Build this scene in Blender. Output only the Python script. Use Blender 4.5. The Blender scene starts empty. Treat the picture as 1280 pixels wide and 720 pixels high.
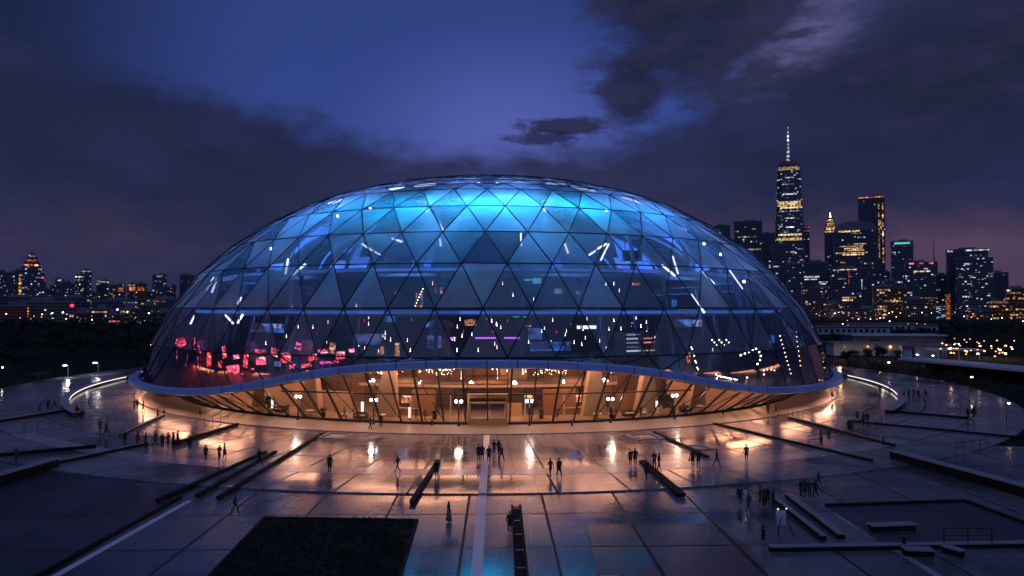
import bpy, math, random
from math import radians as R, sin, cos, pi, tan, atan2, hypot
from mathutils import Vector, Matrix
rnd = random.Random(11)
S = bpy.context.scene
COL = S.collection
# ------------------------------------------------------------------ camera
F = 853.33                                    # focal length in pixels of a 1280 wide picture
CAM = Vector((1.2, -159.0, 16.0))
cd = bpy.data.cameras.new("camera"); cam = bpy.data.objects.new("camera", cd); COL.objects.link(cam)
cd.sensor_width = 36; cd.lens = 24; cd.clip_end = 20000; cd.clip_start = .5
cam.location = CAM; cam.rotation_euler = (R(90 + 1.68), 0, R(-1.3)); S.camera = cam
RM = cam.rotation_euler.to_matrix()
def ray(px, py):
    return (RM @ Vector(((px - 640) / F, -(py - 360) / F, -1))).normalized()
def G(px, py, z=0.0):
    v = ray(px, py); return CAM + v * ((z - CAM.z) / v.z)
def at_depth(px, py, d):
    v = RM @ Vector(((px - 640) / F, -(py - 360) / F, -1)); return CAM + v * d
def cyl_hit(px, py, r):
    v = ray(px, py); a = v.x**2 + v.y**2; b = 2 * (CAM.x*v.x + CAM.y*v.y); c = CAM.x**2 + CAM.y**2 - r*r
    D = b*b - 4*a*c
    t = (-b - math.sqrt(D)) / 2 / a if D > 0 else -b / 2 / a
    return CAM + v * t
# ------------------------------------------------------------------ dome profile
DR, DH, DN, DM, DZ = 71.9, 43.9, 2.32, 1.80, 0.5
def prof(z):
    u = max(0.0, min(1.0, (z - DZ) / DH)); return DR * max(0.0, 1 - u**DM) ** (1 / DN)
def prof_z(r):
    lo, hi = DZ, DZ + DH
    for _ in range(50):
        m = (lo + hi) / 2
        if prof(m) > r: lo = m
        else: hi = m
    return lo
def dome_hit(px, py, k=.95):
    v = ray(px, py); t = 60.0; p = CAM + v * t
    while t < 230:
        p = CAM + v * t
        if hypot(p.x, p.y) < k * prof(max(p.z, DZ) / k if k else 0) and p.z < DZ + DH * k: return p
        t += .1
    return CAM + v * 150
RZ = [(0, 9.0), (5, 8.92), (10, 8.6), (14, 8.15), (18, 7.45), (21, 6.75), (26, 5.45), (33, 4.15), (42, 3.45), (55, 3.1), (90, 3.0), (181, 3.0)]
def rim_z(phi):                               # phi: degrees from the front, 0 faces the camera
    a = abs((phi + 180) % 360 - 180)
    s = w = 0.0
    for d in (-2.5, -1.2, 0, 1.2, 2.5):
        x = min(abs(a + d), 180)
        for (x0, z0), (x1, z1) in zip(RZ, RZ[1:]):
            if x0 <= x <= x1:
                s += z0 + (z1 - z0) * (x - x0) / (x1 - x0); w += 1; break
    return s / w
def P(r, phi, z=0.0):
    return Vector((r * sin(R(phi)), -r * cos(R(phi)), z))
def phi_of(p): return math.degrees(atan2(p.x, -p.y))
def deck_z(r, phi):
    t = max(0, min(1, (r - 54) / 16.6)); return 8.0 * (1 - t) + (rim_z(phi) - .25) * t
# ------------------------------------------------------------------ material helpers
def nd(nt, typ, **kw):
    n = nt.nodes.new(typ)
    for k, v in kw.items():
        if k.startswith('i_'): n.inputs[k[2:].replace('_', ' ')].default_value = v
        else: setattr(n, k, v)
    return n
def mth(nt, op, a, b=None, c=None, clamp=False):
    n = nt.nodes.new('ShaderNodeMath'); n.operation = op; n.use_clamp = clamp
    for i, x in enumerate((a, b, c)):
        if x is None: continue
        if isinstance(x, (int, float)): n.inputs[i].default_value = x
        else: nt.links.new(x, n.inputs[i])
    return n.outputs[0]
def mixc(nt, f, a, b, typ='MIX'):
    n = nt.nodes.new('ShaderNodeMix'); n.data_type = 'RGBA'; n.blend_type = typ
    for i, x in ((0, f), (6, a), (7, b)):
        if isinstance(x, (int, float)): n.inputs[i].default_value = x
        elif isinstance(x, tuple): n.inputs[i].default_value = (*x[:3], 1)
        else: nt.links.new(x, n.inputs[i])
    return n.outputs[2]
def smooth(nt, x, lo, hi):
    n = nt.nodes.new('ShaderNodeMapRange'); n.interpolation_type = 'SMOOTHSTEP'
    nt.links.new(x, n.inputs[0])
    for i, q in ((1, lo), (2, hi)):
        if isinstance(q, (int, float)): n.inputs[i].default_value = q
        else: nt.links.new(q, n.inputs[i])
    return n.outputs[0]
def newmat(name):
    m = bpy.data.materials.new(name); m.use_nodes = True; nt = m.node_tree; nt.nodes.clear()
    out = nt.nodes.new('ShaderNodeOutputMaterial'); return m, nt, out
def solid(name, col, rough=.5, metal=0, var=.25, scale=3, spec=.5, bump=0):
    m, nt, out = newmat(name)
    b = nt.nodes.new('ShaderNodeBsdfPrincipled'); tc = nt.nodes.new('ShaderNodeTexCoord')
    no = nd(nt, 'ShaderNodeTexNoise'); no.inputs['Scale'].default_value = scale; no.inputs['Detail'].default_value = 4
    nt.links.new(tc.outputs['Object'], no.inputs['Vector'])
    c = mixc(nt, no.outputs['Fac'], tuple(x * (1 - var) for x in col), tuple(min(1, x * (1 + var)) for x in col))
    nt.links.new(c, b.inputs['Base Color'])
    b.inputs['Roughness'].default_value = rough; b.inputs['Metallic'].default_value = metal
    b.inputs['Specular IOR Level'].default_value = spec
    rr = mth(nt, 'MULTIPLY_ADD', no.outputs['Fac'], .15, rough - .07, True); nt.links.new(rr, b.inputs['Roughness'])
    if bump:
        bp = nd(nt, 'ShaderNodeBump'); bp.inputs['Strength'].default_value = bump
        nt.links.new(no.outputs['Fac'], bp.inputs['Height']); nt.links.new(bp.outputs[0], b.inputs['Normal'])
    nt.links.new(b.outputs[0], out.inputs[0]); return m
def glow(name, col, st, var=.0, scale=.6, per=False, contrast=False):
    m, nt, out = newmat(name)
    e = nt.nodes.new('ShaderNodeEmission'); e.inputs[0].default_value = (*col, 1); e.inputs[1].default_value = st
    if per:
        oi = nt.nodes.new('ShaderNodeObjectInfo'); ge = nt.nodes.new('ShaderNodeNewGeometry'); sg = nd(nt, 'ShaderNodeSeparateXYZ'); nt.links.new(ge.outputs['Position'], sg.inputs[0])
        cx_ = mth(nt, 'DIVIDE', sg.outputs[0], 2.9); cz_ = mth(nt, 'DIVIDE', sg.outputs[2], 3.3); cb = nd(nt, 'ShaderNodeCombineXYZ')
        nt.links.new(mth(nt, 'FLOOR', cx_), cb.inputs[0]); nt.links.new(mth(nt, 'FLOOR', cz_), cb.inputs[1]); wn = nd(nt, 'ShaderNodeTexWhiteNoise'); wn.noise_dimensions = '2D'; nt.links.new(cb.outputs[0], wn.inputs[0])
        cell = mth(nt, 'MULTIPLY', mth(nt, 'MULTIPLY_ADD', mth(nt, 'POWER', wn.outputs[0], 1.5), 1.7, .25), mth(nt, 'MULTIPLY_ADD', mth(nt, 'GREATER_THAN', mth(nt, 'FRACT', cx_), .2), .8, .2))
        cell = mth(nt, 'MULTIPLY', cell, mth(nt, 'MULTIPLY_ADD', mth(nt, 'GREATER_THAN', mth(nt, 'FRACT', cz_), .3), .75, .25))
        nt.links.new(mth(nt, 'MULTIPLY', cell, mth(nt, 'MULTIPLY_ADD', mth(nt, 'POWER', oi.outputs['Random'], 1.6), st * 1.5, st * .4)), e.inputs[1])
    elif contrast:
        tc = nt.nodes.new('ShaderNodeTexCoord'); br = nd(nt, 'ShaderNodeTexVoronoi'); br.distance = 'CHEBYCHEV'; br.inputs['Scale'].default_value = scale
        mp = nd(nt, 'ShaderNodeMapping'); mp.inputs['Scale'].default_value = (1, 1, 2.4); nt.links.new(tc.outputs['Object'], mp.inputs[0]); nt.links.new(mp.outputs[0], br.inputs['Vector'])
        sp = nd(nt, 'ShaderNodeSeparateColor'); nt.links.new(br.outputs['Color'], sp.inputs[0])
        no = nd(nt, 'ShaderNodeTexNoise'); no.inputs['Scale'].default_value = scale * 1.7; nt.links.new(tc.outputs['Object'], no.inputs['Vector'])
        q = mth(nt, 'MULTIPLY', mth(nt, 'POWER', sp.outputs[1], 1.7), smooth(nt, no.outputs['Fac'], .3, .6))
        nt.links.new(mth(nt, 'MULTIPLY_ADD', q, st * 2.2, st * .08), e.inputs[1])
        nt.links.new(mixc(nt, mth(nt, 'MULTIPLY', mth(nt, 'POWER', sp.outputs[0], 4), .6), col, (1, .8, .8)), e.inputs[0])
    elif var:
        tc = nt.nodes.new('ShaderNodeTexCoord'); no = nd(nt, 'ShaderNodeTexVoronoi'); no.inputs['Scale'].default_value = scale
        nt.links.new(tc.outputs['Object'], no.inputs['Vector'])
        sp = nd(nt, 'ShaderNodeSeparateColor'); nt.links.new(no.outputs['Color'], sp.inputs[0])
        nt.links.new(mth(nt, 'MULTIPLY_ADD', sp.outputs[0], st * var * 2, st * (1 - var)), e.inputs[1])
    nt.links.new(e.outputs[0], out.inputs[0]); return m
def glassy(name, tint, refl, rough=.02, haze=0.0, haze_col=(.7, .8, 1), attr=False):
    m, nt, out = newmat(name)
    tr = nt.nodes.new('ShaderNodeBsdfTransparent'); tr.inputs[0].default_value = (*tint, 1)
    gl = nt.nodes.new('ShaderNodeBsdfGlossy'); gl.inputs['Roughness'].default_value = rough; gl.inputs[0].default_value = (1, 1, 1, 1)
    fr = nt.nodes.new('ShaderNodeFresnel'); fr.inputs[0].default_value = 1.6
    base = tr.outputs[0]
    if haze:  # blue scatter haze added so the glass catches the inner lamps
        di = nt.nodes.new('ShaderNodeBsdfDiffuse'); di.inputs[0].default_value = (*haze_col, 1)
        tl = nt.nodes.new('ShaderNodeBsdfTranslucent'); tl.inputs[0].default_value = (*haze_col, 1)
        a = nt.nodes.new('ShaderNodeMixShader'); a.inputs[0].default_value = .7
        nt.links.new(di.outputs[0], a.inputs[1]); nt.links.new(tl.outputs[0], a.inputs[2])
        b = nt.nodes.new('ShaderNodeMixShader'); nt.links.new(base, b.inputs[1]); nt.links.new(a.outputs[0], b.inputs[2])
        at = nd(nt, 'ShaderNodeAttribute', attribute_name='tone')
        tc = nt.nodes.new('ShaderNodeTexCoord'); no = nd(nt, 'ShaderNodeTexNoise'); no.inputs['Scale'].default_value = .11; no.inputs['Detail'].default_value = 5
        nt.links.new(tc.outputs['Object'], no.inputs['Vector'])
        nt.links.new(mixc(nt, mth(nt, 'ADD', at.outputs['Fac'], .15, clamp=True), tuple(x * 1.15 for x in tint), tuple(x * .5 for x in tint)), tr.inputs[0])
        q = mth(nt, 'MULTIPLY_ADD', at.outputs['Fac'], 1.25, .22)
        q = mth(nt, 'MULTIPLY', q, mth(nt, 'MULTIPLY_ADD', smooth(nt, no.outputs['Fac'], .3, .7), .45, .4)); q = mth(nt, 'MULTIPLY', q, haze, clamp=True)
        lw = nt.nodes.new('ShaderNodeLayerWeight'); lw.inputs[0].default_value = .5
        cs = mth(nt, 'MAXIMUM', mth(nt, 'SUBTRACT', 1, lw.outputs['Facing']), .12)           # added haze thickens at a slant to brighten the dome limb
        q = mth(nt, 'SUBTRACT', 1, mth(nt, 'POWER', mth(nt, 'SUBTRACT', 1, q), mth(nt, 'DIVIDE', 1, cs)), clamp=True)
        nt.links.new(q, b.inputs[0]); base = b.outputs[0]
    mx = nt.nodes.new('ShaderNodeMixShader')
    f = mth(nt, 'ADD', fr.outputs[0], refl, clamp=True)
    if haze: f = mth(nt, 'MULTIPLY', f, mth(nt, 'MULTIPLY_ADD', at.outputs['Fac'], .65, .42, True))
    nt.links.new(f, mx.inputs[0]); nt.links.new(base, mx.inputs[1]); nt.links.new(gl.outputs[0], mx.inputs[2])
    nt.links.new(mx.outputs[0], out.inputs[0]); return m
def facade(name, wall, lit, warm, cool, mixf, strength=1.0, cw=3.2, ch=3.8, band=0.0, streak=0.0):
    """curtain wall: dark panes between mullions and spandrels; some panes lit from inside"""
    m, nt, out = newmat(name)
    tc = nt.nodes.new('ShaderNodeTexCoord'); oi = nt.nodes.new('ShaderNodeObjectInfo')
    sx = nd(nt, 'ShaderNodeSeparateXYZ'); nt.links.new(tc.outputs['Object'], sx.inputs[0])
    sn = nd(nt, 'ShaderNodeSeparateXYZ'); nt.links.new(tc.outputs['Normal'], sn.inputs[0])
    ax = mth(nt, 'GREATER_THAN', mth(nt, 'ABSOLUTE', sn.outputs[0]), .7)
    u = mth(nt, 'ADD', mth(nt, 'MULTIPLY', sx.outputs[0], mth(nt, 'SUBTRACT', 1, ax)), mth(nt, 'MULTIPLY', mth(nt, 'ADD', sx.outputs[1], 431.7), ax))
    cu = mth(nt, 'DIVIDE', u, cw); cv = mth(nt, 'DIVIDE', sx.outputs[2], ch)
    fu = mth(nt, 'FLOOR', cu); fv = mth(nt, 'FLOOR', cv)
    ru = mth(nt, 'FRACT', cu); rv = mth(nt, 'FRACT', cv)
    def white(a, b):
        cx = nd(nt, 'ShaderNodeCombineXYZ'); nt.links.new(a, cx.inputs[0]); nt.links.new(b, cx.inputs[1])
        nt.links.new(mth(nt, 'MULTIPLY', oi.outputs['Random'], 97), cx.inputs[2])
        w = nd(nt, 'ShaderNodeTexWhiteNoise'); w.noise_dimensions = '3D'; nt.links.new(cx.outputs[0], w.inputs[0]); return w
    w1 = white(fu, fv); w2 = white(mth(nt, 'FLOOR', mth(nt, 'DIVIDE', fu, 5)), fv)
    w3 = white(mth(nt, 'MULTIPLY', fv, 0), fv)
    # offices are lit in runs along a storey
    p = mth(nt, 'MULTIPLY', mth(nt, 'POWER', w2.outputs[0], 6), lit * 6)
    p = mth(nt, 'ADD', p, mth(nt, 'MULTIPLY', mth(nt, 'GREATER_THAN', w3.outputs[0], 1 - band), .6))
    if streak:
        w4 = white(fu, mth(nt, 'MULTIPLY', fv, 0)); p = mth(nt, 'ADD', p, mth(nt, 'MULTIPLY', mth(nt, 'GREATER_THAN', w4.outputs[0], 1 - streak), .6))
    on = mth(nt, 'LESS_THAN', w1.outputs[0], p)
    pane = mth(nt, 'MULTIPLY', mth(nt, 'MULTIPLY', mth(nt, 'GREATER_THAN', ru, .14), mth(nt, 'LESS_THAN', ru, .9)),
               mth(nt, 'MULTIPLY', mth(nt, 'GREATER_THAN', rv, .3), mth(nt, 'LESS_THAN', rv, .82)))
    wallside = mth(nt, 'LESS_THAN', mth(nt, 'ABSOLUTE', sn.outputs[2]), .5)
    pane = mth(nt, 'MULTIPLY', pane, wallside)
    sc = nd(nt, 'ShaderNodeSeparateColor'); nt.links.new(w1.outputs[1], sc.inputs[0])
    lc = mixc(nt, mth(nt, 'GREATER_THAN', sc.outputs[0], mixf), cool, warm)
    b = nt.nodes.new('ShaderNodeBsdfPrincipled')
    nt.links.new(mixc(nt, pane, wall, tuple(x * .35 for x in wall)), b.inputs['Base Color'])
    nt.links.new(mth(nt, 'MULTIPLY_ADD', pane, -.45, .6), b.inputs['Roughness'])
    nt.links.new(lc, b.inputs['Emission Color'])
    st = mth(nt, 'MULTIPLY', mth(nt, 'MULTIPLY', on, pane), mth(nt, 'MULTIPLY_ADD', mth(nt, 'POWER', sc.outputs[1], 2), strength * .95, strength * .06))
    nt.links.new(st, b.inputs['Emission Strength'])
    nt.links.new(b.outputs[0], out.inputs[0]); return m
# ------------------------------------------------------------------ mesh builder
class MB:
    def __init__(s): s.v = []; s.f = []; s.m = []; s.tone = []
    def add(s, vs, fs, m=0, M=None):
        o = len(s.v)
        s.v += [tuple(M @ Vector(q)) if M else tuple(q) for q in vs]
        for q in fs: s.f.append([i + o for i in q]); s.m.append(m)
    def box(s, c, d, m=0, M=None, rz=0, taper=1.0):
        x, y, z = d[0] / 2, d[1] / 2, d[2] / 2
        vs = [Vector((sx * x * (taper if sz > 0 else 1), sy * y * (taper if sz > 0 else 1), sz * z)) for sz in (-1, 1) for sx, sy in ((-1, -1), (1, -1), (1, 1), (-1, 1))]
        T = Matrix.Translation(c) @ Matrix.Rotation(rz, 4, 'Z')
        if M: T = M @ T
        s.add(vs, [(3, 2, 1, 0), (4, 5, 6, 7), (0, 1, 5, 4), (1, 2, 6, 5), (2, 3, 7, 6), (3, 0, 4, 7)], m, T)
    def tube(s, a, b, r0, r1=None, n=8, m=0):
        a, b = Vector(a), Vector(b); r1 = r0 if r1 is None else r1
        d = (b - a).normalized(); q = d.orthogonal().normalized() if abs(d.z) > .999 else Vector((-d.y, d.x, 0)).normalized()
        w = d.cross(q); vs = []
        for p, r in ((a, r0), (b, r1)):
            for i in range(n):
                t = 2 * pi * (i + .5) / n; vs.append(p + (q * cos(t) + w * sin(t)) * r)
        s.add(vs, [(i, (i + 1) % n, n + (i + 1) % n, n + i) for i in range(n)] + [tuple(range(n))[::-1], tuple(range(n, 2 * n))], m)
    def ball(s, c, r, n=8, m=0, sz=1.0):
        c = Vector(c); vs = [c + Vector((0, 0, r * sz))]; k = n // 2
        for i in range(1, k):
            t = pi * i / k
            for j in range(n): vs.append(c + Vector((r * sin(t) * cos(2 * pi * j / n), r * sin(t) * sin(2 * pi * j / n), r * cos(t) * sz)))
        vs.append(c + Vector((0, 0, -r * sz))); fs = [(0, 1 + j, 1 + (j + 1) % n) for j in range(n)]
        for i in range(k - 2):
            for j in range(n): fs.append((1 + i * n + j, 1 + (i + 1) * n + j, 1 + (i + 1) * n + (j + 1) % n, 1 + i * n + (j + 1) % n))
        e = len(vs) - 1; fs += [(e, 1 + (k - 2) * n + (j + 1) % n, 1 + (k - 2) * n + j) for j in range(n)]
        s.add(vs, fs, m)
    def lathe(s, pr, n=16, c=(0, 0, 0), m=0):
        vs = []; c = Vector(c)
        for r, z in pr:
            for j in range(n): vs.append(c + Vector((r * cos(2 * pi * j / n), r * sin(2 * pi * j / n), z)))
        fs = [(i * n + j, i * n + (j + 1) % n, (i + 1) * n + (j + 1) % n, (i + 1) * n + j) for i in range(len(pr) - 1) for j in range(n)]
        fs += [tuple(range(n))[::-1], tuple(range((len(pr) - 1) * n, len(pr) * n))]
        s.add(vs, fs, m)
    def prism(s, pts, z0, z1, m=0):
        n = len(pts)
        ar = sum(pts[i][0] * pts[(i + 1) % n][1] - pts[(i + 1) % n][0] * pts[i][1] for i in range(n))
        if ar < 0: pts = pts[::-1]
        vs = [(p[0], p[1], z0) for p in pts] + [(p[0], p[1], z1) for p in pts]
        s.add(vs, [tuple(range(n))[::-1], tuple(range(n, 2 * n))] + [(i, (i + 1) % n, n + (i + 1) % n, n + i) for i in range(n)], m)
    def sweep(s, sec, p0, p1, step, m=0, closed=None):
        """sec(phi) -> list of (r, z): a section carried round the dome's axis"""
        full = abs(p1 - p0 - 360) < 1e-6; n = max(1, int(round((p1 - p0) / step))); o = []
        for i in range(n if full else n + 1):
            ph = p0 + (p1 - p0) * i / n; o.append([P(r, ph, z) for r, z in sec(ph)])
        k = len(o[0]); vs = [q for l in o for q in l]; fs = []
        for i in range(n):
            a, b = i * k, ((i + 1) % len(o)) * k
            for j in range(k): fs.append((a + j, a + (j + 1) % k, b + (j + 1) % k, b + j))
        if not full: fs += [tuple(range(k))[::-1], tuple(range((len(o) - 1) * k, len(o) * k))]
        s.add(vs, fs, m)
    def build(s, name, mats, parent=None, loc=None, smooth=False):
        me = bpy.data.meshes.new(name); me.from_pydata(s.v, [], s.f)
        for m in (mats if isinstance(mats, (list, tuple)) else [mats]): me.materials.append(m)
        if any(s.m): me.polygons.foreach_set('material_index', s.m)
        if s.tone:
            a = me.attributes.new('tone', 'FLOAT', 'FACE'); a.data.foreach_set('value', s.tone)
        me.polygons.foreach_set('use_smooth', [smooth] * len(me.polygons)); me.update()
        o = bpy.data.objects.new(name, me); COL.objects.link(o)
        if parent: o.parent = parent
        if loc is not None: o.location = loc
        return o
def tag(o, label=None, cat=None, group=None, kind=None):
    for k, v in (('label', label), ('category', cat), ('group', group), ('kind', kind)):
        if v: o[k] = v
    return o
def thing(name, label, cat, loc=(0, 0, 0), rz=0, group=None):
    o = bpy.data.objects.new(name, None); COL.objects.link(o); o.location = loc; o.rotation_euler = (0, 0, rz)
    o.empty_display_size = .5
    return tag(o, label, cat, group)
def copy_tree(o, parent=None):
    c = o.copy(); COL.objects.link(c); c.parent = parent
    for ch in list(o.children): copy_tree(ch, c)
    return c
def dup(o, loc, rz=0, label=None, group=None, sc=1.0):
    c = copy_tree(o); c.location = loc; c.rotation_euler = (0, 0, rz); c.scale = (sc, sc, sc)
    if label: c['label'] = label
    if group: c['group'] = group
    return c
def lamp(name, typ, loc, energy, col, size=1.0, aim=None, parent=None, spot=60, blend=.6, long=0):
    d = bpy.data.lights.new(name, typ); d.energy = energy; d.color = col
    if typ == 'AREA':
        d.size = size
        if long: d.shape = 'RECTANGLE'; d.size = long; d.size_y = size
    elif typ != 'SUN': d.shadow_soft_size = size
    if typ == 'SPOT': d.spot_size = R(spot); d.spot_blend = blend
    o = bpy.data.objects.new(name, d); COL.objects.link(o); o.location = loc
    if aim is not None: o.rotation_euler = (Vector(aim) - Vector(loc)).to_track_quat('-Z', 'Y').to_euler()
    return o
def nm(n):                                     # ordinal in words
    return ['first', 'second', 'third', 'fourth', 'fifth', 'sixth', 'seventh', 'eighth', 'ninth', 'tenth', 'eleventh', 'twelfth',
            'thirteenth', 'fourteenth', 'fifteenth', 'sixteenth', 'seventeenth', 'eighteenth', 'nineteenth', 'twentieth'][n]

# ------------------------------------------------------------------ sky and light
W = bpy.data.worlds.new("World"); S.world = W; W.use_nodes = True
nt = W.node_tree; nt.nodes.clear()
wo = nt.nodes.new('ShaderNodeOutputWorld'); bg = nt.nodes.new('ShaderNodeBackground'); nt.links.new(bg.outputs[0], wo.inputs[0])
tc = nt.nodes.new('ShaderNodeTexCoord'); sx = nd(nt, 'ShaderNodeSeparateXYZ'); nt.links.new(tc.outputs['Generated'], sx.inputs[0])
X, Y, Z = sx.outputs
sky = nd(nt, 'ShaderNodeTexSky'); sky.sky_type = 'NISHITA'; sky.sun_disc = False
SUN_EL, SUN_AZ = -3.0, 250.0
sky.sun_elevation = R(SUN_EL); sky.sun_rotation = R(SUN_AZ)
az = mth(nt, 'MULTIPLY', mth(nt, 'ARCTAN2', X, Y), 57.2958)
el = mth(nt, 'MULTIPLY', mth(nt, 'ARCSINE', mth(nt, 'MAXIMUM', mth(nt, 'MINIMUM', Z, 1), -1)), 57.2958)
def wnoise(scale, det, rough, st=(1, 1, 1), off=0, dist=0):
    mp = nd(nt, 'ShaderNodeMapping'); mp.inputs['Scale'].default_value = st; mp.inputs['Location'].default_value = (off, off * .7, off * 1.3)
    nt.links.new(tc.outputs['Generated'], mp.inputs[0])
    n = nd(nt, 'ShaderNodeTexNoise'); n.inputs['Scale'].default_value = scale; n.inputs['Detail'].default_value = det
    n.inputs['Roughness'].default_value = rough; n.inputs['Distortion'].default_value = dist
    nt.links.new(mp.outputs[0], n.inputs[0]); return n.outputs['Fac']
n1 = wnoise(5, 7, .58, (1, 1, 2.2)); n2 = wnoise(16, 6, .6, (1, 1, 2.5), 3.1); n3 = wnoise(2.6, 4, .5, (1, 1, 3), 7.7)
wob = mth(nt, 'ADD', mth(nt, 'MULTIPLY_ADD', n1, 2, -1), mth(nt, 'MULTIPLY', mth(nt, 'MULTIPLY_ADD', n2, 2, -1), .85))   # about -1..1
# clear evening sky, brightest low in the middle
n4 = wnoise(42, 6, .62, (1, 1, 2.6), 5.5)
wob2 = mth(nt, 'ADD', wob, mth(nt, 'MULTIPLY_ADD', n4, .7, -.35))
def blob(a0, e0, ra, re, amp=0.0):
    da = mth(nt, 'DIVIDE', mth(nt, 'SUBTRACT', az, a0), ra); de = mth(nt, 'DIVIDE', mth(nt, 'SUBTRACT', el, e0), re)
    d = mth(nt, 'SQRT', mth(nt, 'ADD', mth(nt, 'MULTIPLY', da, da), mth(nt, 'MULTIPLY', de, de)))
    return mth(nt, 'ADD', d, mth(nt, 'MULTIPLY', wob2 if amp > .3 else wob, -amp)) if amp else d
c = mixc(nt, smooth(nt, el, 12, 30), (.027, .050, .205), (.022, .042, .175))
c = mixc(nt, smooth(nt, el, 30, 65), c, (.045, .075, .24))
c = mixc(nt, smooth(nt, blob(1, 13, 17, 12), 1.0, .0), c, (.072, .095, .35))
c = mixc(nt, smooth(nt, az, -17, -38), c, (.009, .014, .045))
c = mixc(nt, smooth(nt, az, 15, 34), c, (.024, .028, .085))
c = mixc(nt, smooth(nt, mth(nt, 'ABSOLUTE', mth(nt, 'SUBTRACT', mth(nt, 'ADD', az, mth(nt, 'MULTIPLY', wob, 2)), 24)), 8, 0), c, (.085, .08, .205))
# the long cloud bank and its uneven upper edge
cr = nt.nodes.new('ShaderNodeValToRGB'); cr.color_ramp.interpolation = 'B_SPLINE'
pts = [(-45, 19), (-32, 17), (-24, 16), (-14, 14.6), (-9, 12.7), (0, 12.4), (6, 12.6), (10, 12.6), (14, 14.2), (19, 16.3), (24, 18), (29, 19.5), (36, 20), (45, 22)]
E0 = cr.color_ramp.elements
while len(E0) > 1: E0.remove(E0[0])
for i, (a, e) in enumerate(pts):
    q = E0[0] if i == 0 else E0.new((a + 45) / 90)
    if i == 0: q.position = 0
    q.color = (e / 30, e / 30, e / 30, 1)
nt.links.new(mth(nt, 'MULTIPLY_ADD', az, 1 / 90, .5, True), cr.inputs[0])
eb = mth(nt, 'ADD', mth(nt, 'MULTIPLY', cr.outputs[0], 30), mth(nt, 'MULTIPLY', wob, 2.7))
bank = smooth(nt, mth(nt, 'SUBTRACT', el, eb), 2.0, -1.7)
bank = mth(nt, 'MULTIPLY', bank, smooth(nt, Y, .2, .5))
low = mixc(nt, smooth(nt, az, -20, 16), (.018, .021, .062), (.088, .050, .095))
low = mixc(nt, smooth(nt, n3, .35, .65), low, tuple(x for x in (.040, .031, .072)))
dark = mixc(nt, smooth(nt, n1, .35, .7), (.0115, .0155, .048), (.019, .0235, .07))
dark = mixc(nt, smooth(nt, blob(0, 9, 22, 8), 1.1, .1), dark, (.024, .028, .078))
bc = mixc(nt, smooth(nt, mth(nt, 'ADD', el, mth(nt, 'MULTIPLY', wob, 3)), 9.5, 2.5), dark, low)
c = mixc(nt, bank, c, bc)
# separate dark clouds over the right half
for a0, e0, ra, re, am, dn in ((17.5, 22.5, 9.0, 5.4, .62, .95), (11.3, 17.2, 2.4, 3.4, .8, .9), (6.2, 14.9, 4.0, .62, 1.5, .9), (4.2, 14.0, 3.0, .55, 1.5, .85), (24.5, 20.5, 2.5, .5, 1.4, .7), (36, 17, 12, 5, .5, .7), (21.5, 18.6, 1.6, .9, .8, .6), (13, 26, 6, 4, .4, .9)):
    m_ = mth(nt, 'MULTIPLY', smooth(nt, blob(a0, e0, ra, re, am), 1.3, .6), dn)
    c = mixc(nt, m_, c, mixc(nt, smooth(nt, n2, .3, .75), (.011, .013, .034), (.021, .022, .056)))
# sky behind the camera, towards the afterglow
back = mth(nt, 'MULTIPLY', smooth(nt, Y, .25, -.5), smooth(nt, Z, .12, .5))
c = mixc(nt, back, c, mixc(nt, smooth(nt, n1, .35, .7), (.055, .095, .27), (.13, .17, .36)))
c = mixc(nt, smooth(nt, Z, .0, -.04), c, (.012, .012, .02))
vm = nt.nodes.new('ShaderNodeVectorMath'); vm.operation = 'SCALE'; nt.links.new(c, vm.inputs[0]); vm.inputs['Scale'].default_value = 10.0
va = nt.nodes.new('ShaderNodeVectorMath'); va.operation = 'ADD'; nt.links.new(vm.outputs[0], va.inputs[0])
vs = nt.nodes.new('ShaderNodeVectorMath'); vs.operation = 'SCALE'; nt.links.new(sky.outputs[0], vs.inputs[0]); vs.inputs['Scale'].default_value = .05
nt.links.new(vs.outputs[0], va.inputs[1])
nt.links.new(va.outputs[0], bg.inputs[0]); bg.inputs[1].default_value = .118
sun = lamp('afterglow_sun', 'SUN', (0, -300, 200), .03, (.75, .8, 1)); sun.data.angle = R(20); sun.rotation_euler = (R(60), 0, R(-20))
vs_ = S.view_settings; vs_.view_transform = 'Standard'; vs_.look = 'None'; vs_.exposure = 0; vs_.gamma = 1; vs_.use_curve_mapping = False
cy = S.cycles
cy.use_denoising = True; cy.max_bounces = 9; cy.diffuse_bounces = 3; cy.glossy_bounces = 4; cy.transparent_max_bounces = 14; cy.transmission_bounces = 3
cy.sample_clamp_indirect = 4; cy.sample_clamp_direct = 30; cy.caustics_reflective = False; cy.caustics_refractive = False
# ------------------------------------------------------------------ materials
M = {}
M['steel'] = solid('dark_steel', (.035, .04, .055), .35, .4)
M['rim'] = solid('blue_grey_paint', (.30, .42, .72), .35, 0, .06, 1.2)
M['concrete'] = solid('pale_concrete', (.36, .34, .32), .6, 0, .15, .8, bump=.05)
M['darkstone'] = solid('dark_stone', (.014, .015, .019), .8, 0, .3, 1.5, spec=.15, bump=.1)
M['coping'] = solid('light_coping', (.27, .28, .32), .5, 0, .25, 1.3)
M['black'] = solid('black_metal', (.012, .012, .014), .4, 0)
M['floor_warm'] = solid('lobby_floor', (.33, .26, .2), .2, 0, .2, .4)
M['ceil'] = solid('lobby_ceiling', (.32, .24, .18), .5, 0, .2, .6)
M['cream'] = solid('cream_plaster', (.42, .31, .23), .6, 0, .1, .5)
M['deck'] = solid('gallery_floor', (.06, .05, .055), .4, 0, .3, .3)
M['slab'] = solid('gallery_slab', (.30, .33, .42), .5, 0, .15, .4)
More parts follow.
